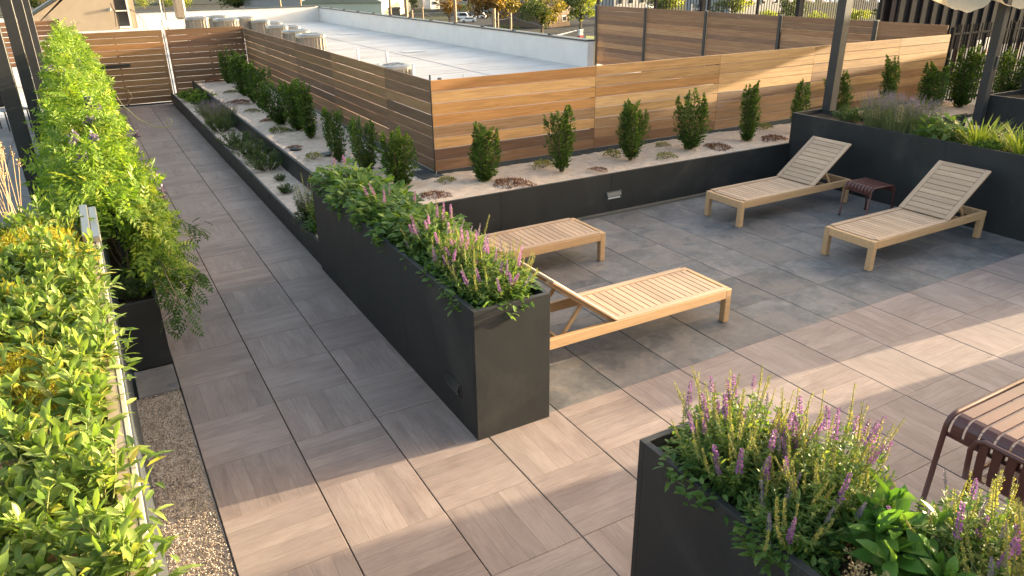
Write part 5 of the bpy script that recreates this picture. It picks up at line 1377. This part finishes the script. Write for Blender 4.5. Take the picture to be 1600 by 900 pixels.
G = -11.0
def gp(px_, py_): return at(px_, py_, G)
def tree(label, base, width_px, height_px, mat, seed, name="tree", conical=0.0, n=2600, grp="trees in the street below", mats=None, trunkh=.2, leaf=None):
    q = gp(*base); s = float((q - CAM) @ CD) / F_PX; w, h = width_px * s, height_px * s
    g = np.random.default_rng(seed); t = thing(name, label, "tree" if h > 3 else "shrub", tuple(q), 0, grp)
    part("trunk", [tube([(0, 0, -.2), (.02 * w, 0, h * trunkh), (0, .02 * w, h * .7)], [.035 * w, .028 * w, .008 * w], 7)] + [tube([(0, 0, h * (trunkh + .05 * k)), (w * .3 * math.cos(k * 2.2), w * .3 * math.sin(k * 2.2), h * (trunkh + .25 + .05 * k))], [.015 * w, .004 * w], 5) for k in range(6)], M['stem'], t)
    nc = 26; cl = []
    for k in range(nc):
        u = rdir(1, g)[0]; rr = g.random() ** .4; f = .5 + .5 * u[2] * rr
        wid = (1 - conical * f) * .5
        cl.append((u[0] * rr * w * wid, u[1] * rr * w * wid, h * (trunkh * .8 + (1 - trunkh * .8) * (.12 + .76 * f)), w * g.uniform(.10, .19)))
    i = g.integers(0, nc, n); C = np.array(cl)[i]
    p = C[:, :3] + rdir(n, g) * (C[:, 3] * (.5 + .5 * g.random(n) ** .5))[:, None] * (1, 1, .85)
    Ls = (leaf or max(.22, w * .05)) * g.uniform(.6, 1.2, n)
    ml = mats or [mat]
    mi = (g.random(n) < .35).astype(int) if len(ml) > 1 else 0
    c = scatter(T_D, p, rdir(n, g), rdir(n, g), Ls, Ls * .7, .1)
    if len(ml) > 1:
        side = (p[:, 0] - p[:, 1] * .3 + g.normal(0, w * .12, n) > w * .06)
        a = ~side
        ch = [scatter(T_D, p[a], rdir(a.sum(), g), rdir(a.sum(), g), Ls[a], Ls[a] * .7, .1, 0), scatter(T_D, p[side], rdir(side.sum(), g), rdir(side.sum(), g), Ls[side], Ls[side] * .7, .1, 1)]
    else: ch = [c]
    o = part("crown", ch, [M[m] for m in ml], t); o["kind"] = "stuff"
    return t
tree("dark brown autumn tree left of the parked cars", (702, 44), 46, 62, 'autumn', 401)
tree("round tree half brown and half golden right of the parked cars", (776, 46), 82, 70, 'autumn', 402, mats=['autumn', 'golden'], n=3600)
tree("broad green and yellow tree in the middle of the street view", (846, 56), 72, 66, 'treegrn', 403, mats=['treegrn', 'golden'], n=3600)
tree("large green tree next to the black corner post of the fence", (906, 50), 64, 72, 'treegrn', 404, mats=['treegrn', 'lime'], n=3400)
tree("dark narrow conifer left of the brown tree", (647, 20), 22, 30, 'treegrn', 405, conical=.6)
tree("dark bare looking tree right of the pale green roof", (590, 16), 26, 28, 'autumn', 406)
tree("small green tree beside the white truck", (727, 24), 26, 18, 'treegrn', 407, n=1200)
tree("dark clipped hedge tree left of the teal roof", (372, 16), 58, 26, 'treegrn', 408, n=2600)
tree("yellow green shrub above the far parapet", (283, 18), 52, 26, 'lime', 409, n=1500, name="tree")
tree("small pale shrub beside the bulkhead railing", (226, 14), 28, 18, 'lime', 410, n=900)
tree("autumn tree behind the tan stair bulkhead", (72, 22), 50, 40, 'golden', 411, mats=['treegrn', 'golden'])
tree("shrub with golden leaves at the foot of the bare tree pole", (792, 56), 40, 16, 'treegrn', 412, n=900)
for i, (bx, by, w_, h_, mm, lab) in enumerate(((1035, 34, 62, 52, ['treegrn', 'lime'], "lime green tree behind the tall picket fence, left of the sign board"), (1142, 30, 58, 40, ['treegrn', 'lime'], "green tree behind the tall picket fence, right of the sign board"), (1232, 44, 46, 60, ['treegrn'], "dark green tree behind the tall picket fence near the string lights"),
                                  (1196, 40, 34, 24, ['lime'], "bright lime shrub behind the tall picket fence, the left one"), (1275, 48, 30, 30, ['lime'], "bright lime shrub behind the tall picket fence, the right one"), (1335, 46, 40, 34, ['lime'], "lime shrub behind the first pergola post"), (1385, 60, 60, 60, ['treegrn'], "dark tree behind the panel screen"))):
    tree(lab, (bx, by), w_, h_, mm[0], 420 + i, mats=mm, n=2200)

def gable(label, base, w_px, wall, depth, ridge, wm, rm, rot=0.0, roofz=None, name="building", skylight=False, windows=0, cat="building"):
    """gabled block: base pixel = middle of the front wall foot"""
    q = gp(*base); s = float((q - CAM) @ CD) / F_PX; w = w_px * s
    t = thing(name, label, cat, tuple(q), rot)
    part("wall", [prism([(-w / 2, -.2), (w / 2, -.2), (w / 2, wall), (0, wall + ridge), (-w / 2, wall)], 1, 0, depth)], M[wm], t)
    rf = part("roof", [prism([(-w / 2 - .5, wall - .25), (0, wall + ridge + .05), (w / 2 + .5, wall - .25), (w / 2 + .5, wall + .05), (0, wall + ridge + .35), (-w / 2 - .5, wall + .05)], 1, -.5, depth + .5)], M[rm], t)
    for k in range(windows):
        xx = -w / 2 + w * (k + .5) / windows
        wn_ = part("window", [cbox(xx - .9, xx + .9, -.12, -.01, 1.2, 2.6, .03)], M['white'], t); part("pane", [cbox(xx - .75, xx + .75, -.16, -.13, 1.35, 2.45, .02)], M['glass'], wn_)
    if skylight:
        sk = part("skylight", [xf(cbox(-1.6, 1.6, -2.4, 2.4, 0, .35, .05), rotm('Y', -math.atan2(ridge, w / 2), (-w * .2, depth * .35, wall + ridge * .62)))], M['white'], rf)
    return t
gable("long building with a teal metal roof beyond the far parapet", (428, 16), 92, 4.5, 26, 2.2, 'greywall', 'teal', -.55)
gable("large building with a pale green metal roof and skylight", (535, 30), 128, 5.0, 40, 5.2, 'palegreen', 'palegreen', -.62, skylight=True)
gable("brown brick building with a dark shingle roof between two trees", (872, 42), 62, 5.5, 16, 2.6, 'brickw', 'greyroof', .35, windows=2)
gable("sand coloured warehouse above the yellow green shrub", (330, 6), 150, 5.5, 30, 1.6, 'sandwall', 'white', -.4, windows=3)
gable("low sand coloured house between the dark trees", (620, 15), 52, 3.6, 16, 2.0, 'sandwall', 'white', -.2, windows=2)
def blockb(label, base, w_px, h, depth, wm, rot, nw=3, band='coping'):
    q = gp(*base); s = float((q - CAM) @ CD) / F_PX; w = w_px * s; t = thing("building", label, "building", tuple(q), rot)
    part("wall", [box(-w / 2, w / 2, 0, depth, -.2, h)], M[wm], t); part("roof", [cbox(-w / 2 - .3, w / 2 + .3, -.3, depth + .3, h + .002, h + .5, .03)], M[band], t)
    for k in range(nw):
        xx = -w / 2 + w * (k + .5) / nw; wn_ = part("window", [cbox(xx - 1.0, xx + 1.0, -.12, -.01, h * .45, h * .8, .03)], M['white'], t); part("pane", [cbox(xx - .85, xx + .85, -.17, -.13, h * .48, h * .77, .02)], M['glass'], wn_)
    return t
blockb("pale grey flat roofed building behind the parked cars", (738, 17), 44, 7, 18, 'greywall', -.2, 2, 'white')
blockb("grey modern flat roofed building with a dark canopy behind the golden tree", (812, 20), 44, 8.5, 16, 'greywall', .2, 3)
blockb("white shed beside the dark brown tree", (680, 14), 16, 3.5, 6, 'white', .1, 1, 'white')
blockb("grey flat roofed building behind the tall picket fence", (985, 20), 70, 6, 16, 'greywall', .1, 3)
blockb("grey garage building behind the sign board", (1180, 22), 120, 6, 18, 'greywall', .05, 4)
blockb("long low grey storage fence building below the bare tree", (606, 27), 40, 2.4, 3, 'greyroof', -.15, 0, 'greyroof')
# road strip, lawn
def quad(pts, z): return (np.array([(*gp(*p)[:2], z) for p in pts]), np.array([(0, 1, 2), (0, 2, 3)]), 0)
struct(part("road", [quad([(868, 62), (930, 70), (935, 46), (895, 44)], G + .02)], M['asphalt'], None))
struct(part("pavement", [quad([(866, 58), (868, 55), (900, 47.5), (902, 48.5)], G + .05)], M['white'], None))
struct(part("lawn", [quad([(914, 66), (935, 66), (935, 57), (916, 56)], G + .03)], M['lawn'], None))
struct(part("parking_lot", [quad([(700, 42), (800, 46), (800, 30), (705, 24)], G + .02)], M['asphalt'], None))
# parked cars
def car_at(label, base, rot, paint, van=False):
    q = gp(*base); t = thing("parked_car", label, "car", (q[0], q[1], G + .03), rot, "cars parked in the lot")
    hh = 1.9 if van else 1.42
    prof = [(-2.2, .35), (2.2, .35), (2.25, .75), (1.9, .88), (1.1, .95), (.45, hh), (-1.3, hh), (-1.95, 1.0), (-2.25, .9)]
    part("body", [prism(prof, 1, -.86, .86)], M[paint], t)
    part("window", [prism([(.98, .98), (.45, hh - .1), (-1.2, hh - .1), (-1.7, 1.0)], 1, -.875, .875)], M['glass'], t)
    part("windscreen", [xf(box(-.02, .02, -.74, .74, -.36, .36), rotm('Y', -.9, (.83, 0, 1.2)))], M['glass'], t)
    for x in (-1.35, 1.35):
        for y in (-.80, .80):
            w_ = part("wheel", [tube([(0, -.1, 0), (0, .1, 0)], .33, 12)], M['rubber'], t, (x, y, .33)); part("rim", [tube([(0, -.12, 0), (0, .12, 0)], .19, 10)], M['alu'], w_)
    return t
car_at("white van parked left of the brown and golden tree", (722, 30), 2.6, 'carwhite', True)
car_at("white car parked in front of the white van", (732, 35), 2.7, 'carwhite')
car_at("white estate car at the left of the parked group", (724, 24), 2.6, 'carwhite')
car_at("slate blue car parked behind the white van", (741, 24), 2.6, 'carblue')
car_at("white jeep parked at the right of the group", (748, 29), 2.5, 'carwhite', True)
car_at("pale car half hidden between two trees", (806, 22), .4, 'carwhite')
car_at("white pickup behind the tall picket fence", (1015, 14), .2, 'carwhite')
# red and white box near the road
q = gp(907, 60); t = thing("street_cabinet", "small white cabinet with a red base beside the road", "cabinet", tuple(q))
part("body", [cbox(-.45, .45, -.35, .35, .6, 1.9, .05)], M['white'], t); part("base", [cbox(-.5, .5, -.4, .4, 0, .59, .03)], M['red'], t); part("top", [cbox(-.3, .3, -.3, .3, 1.91, 2.25, .04)], M['dark'], t)
# poles and wires
def pole(label, px_, ytop, dist, r_=.14, mat='polewood', arm=False, lean=0):
    v = ray(px_, max(ytop, -14)); b = CAM + v * dist
    zt = b[2]; t = thing("utility_pole", label, "utility pole", (b[0], b[1], G), 0, "wooden utility poles in the street")
    part("post", [tube([(0, 0, 0), (lean * .5, 0, (zt - G) * .5), (lean, 0, zt - G)], [r_ * 1.25, r_ * 1.1, r_], 8)], M[mat], t)
    if arm: part("crossarm", [cbox(-1.1, 1.1, -.06, .06, zt - G - 1.0, zt - G - .85, .02)], M[mat], t)
    return t, b
PL = [("slim pole rising in front of the bare tree", 608, -10, 95, .17, 0), ("dark brown pole left of the conifer", 633, -12, 95, .24, 0), ("short pale pole stub beside the dark brown pole", 643, 16, 80, .17, 0), ("thin short pole between the conifer and the brown tree", 660, 11, 90, .10, 0),
      ("orange brown pole in front of the dark brown tree", 710, -12, 90, .18, 0), ("pale pole in front of the golden tree", 772, 13, 80, .16, 0), ("thin pole right beside the pale pole", 778, 19, 85, .09, 0), ("pale pole between the golden tree and the green tree", 798, 20, 82, .12, 0), ("thin pale pole before the teal roof", 436, -10, 110, .14, 0), ("thin pole at the left end of the pale green roof", 468, -8, 110, .14, 0)]
pt_ = {}
for lab, px_, yt, D, r_, ln in PL: pt_[px_] = pole(lab, px_, yt, D, r_)[1]
def wire(label, a, b, sag=.5):
    P = [np.array(a) * (1 - u) + np.array(b) * u - np.array([0, 0, sag * 4 * u * (1 - u)]) for u in np.linspace(0, 1, 9)]
    t = tag(ob("overhead_wire", npmesh("overhead_wire", [tube(P, .022, 4)], M['steel'])), label, "wire", "overhead wires"); return t
wv = lambda a, b, D: CAM + ray(a, b) * D
wire("overhead wire sagging across the brown tree to the orange pole", wv(664, 20, 88), wv(710, 27, 90)); wire("long overhead wire crossing the green tree to the corner post", wv(798, 25, 82), wv(945, 52, 60), .4)
wire("overhead wire between the pale pole and its right neighbour", wv(772, 29, 80), wv(798, 26, 82), .2)
bt = tree("pale leafless bushy tree beside the pale pole", (770, 42), 18, 26, 'autumn', 450, n=160)
# the fine stems inside plants are too thin to pick apart one by one
for o in COL.objects:
    if o.type == 'MESH' and o.name.split('.')[0] in ("stem", "trailing_stem"): o["kind"] = "stuff"
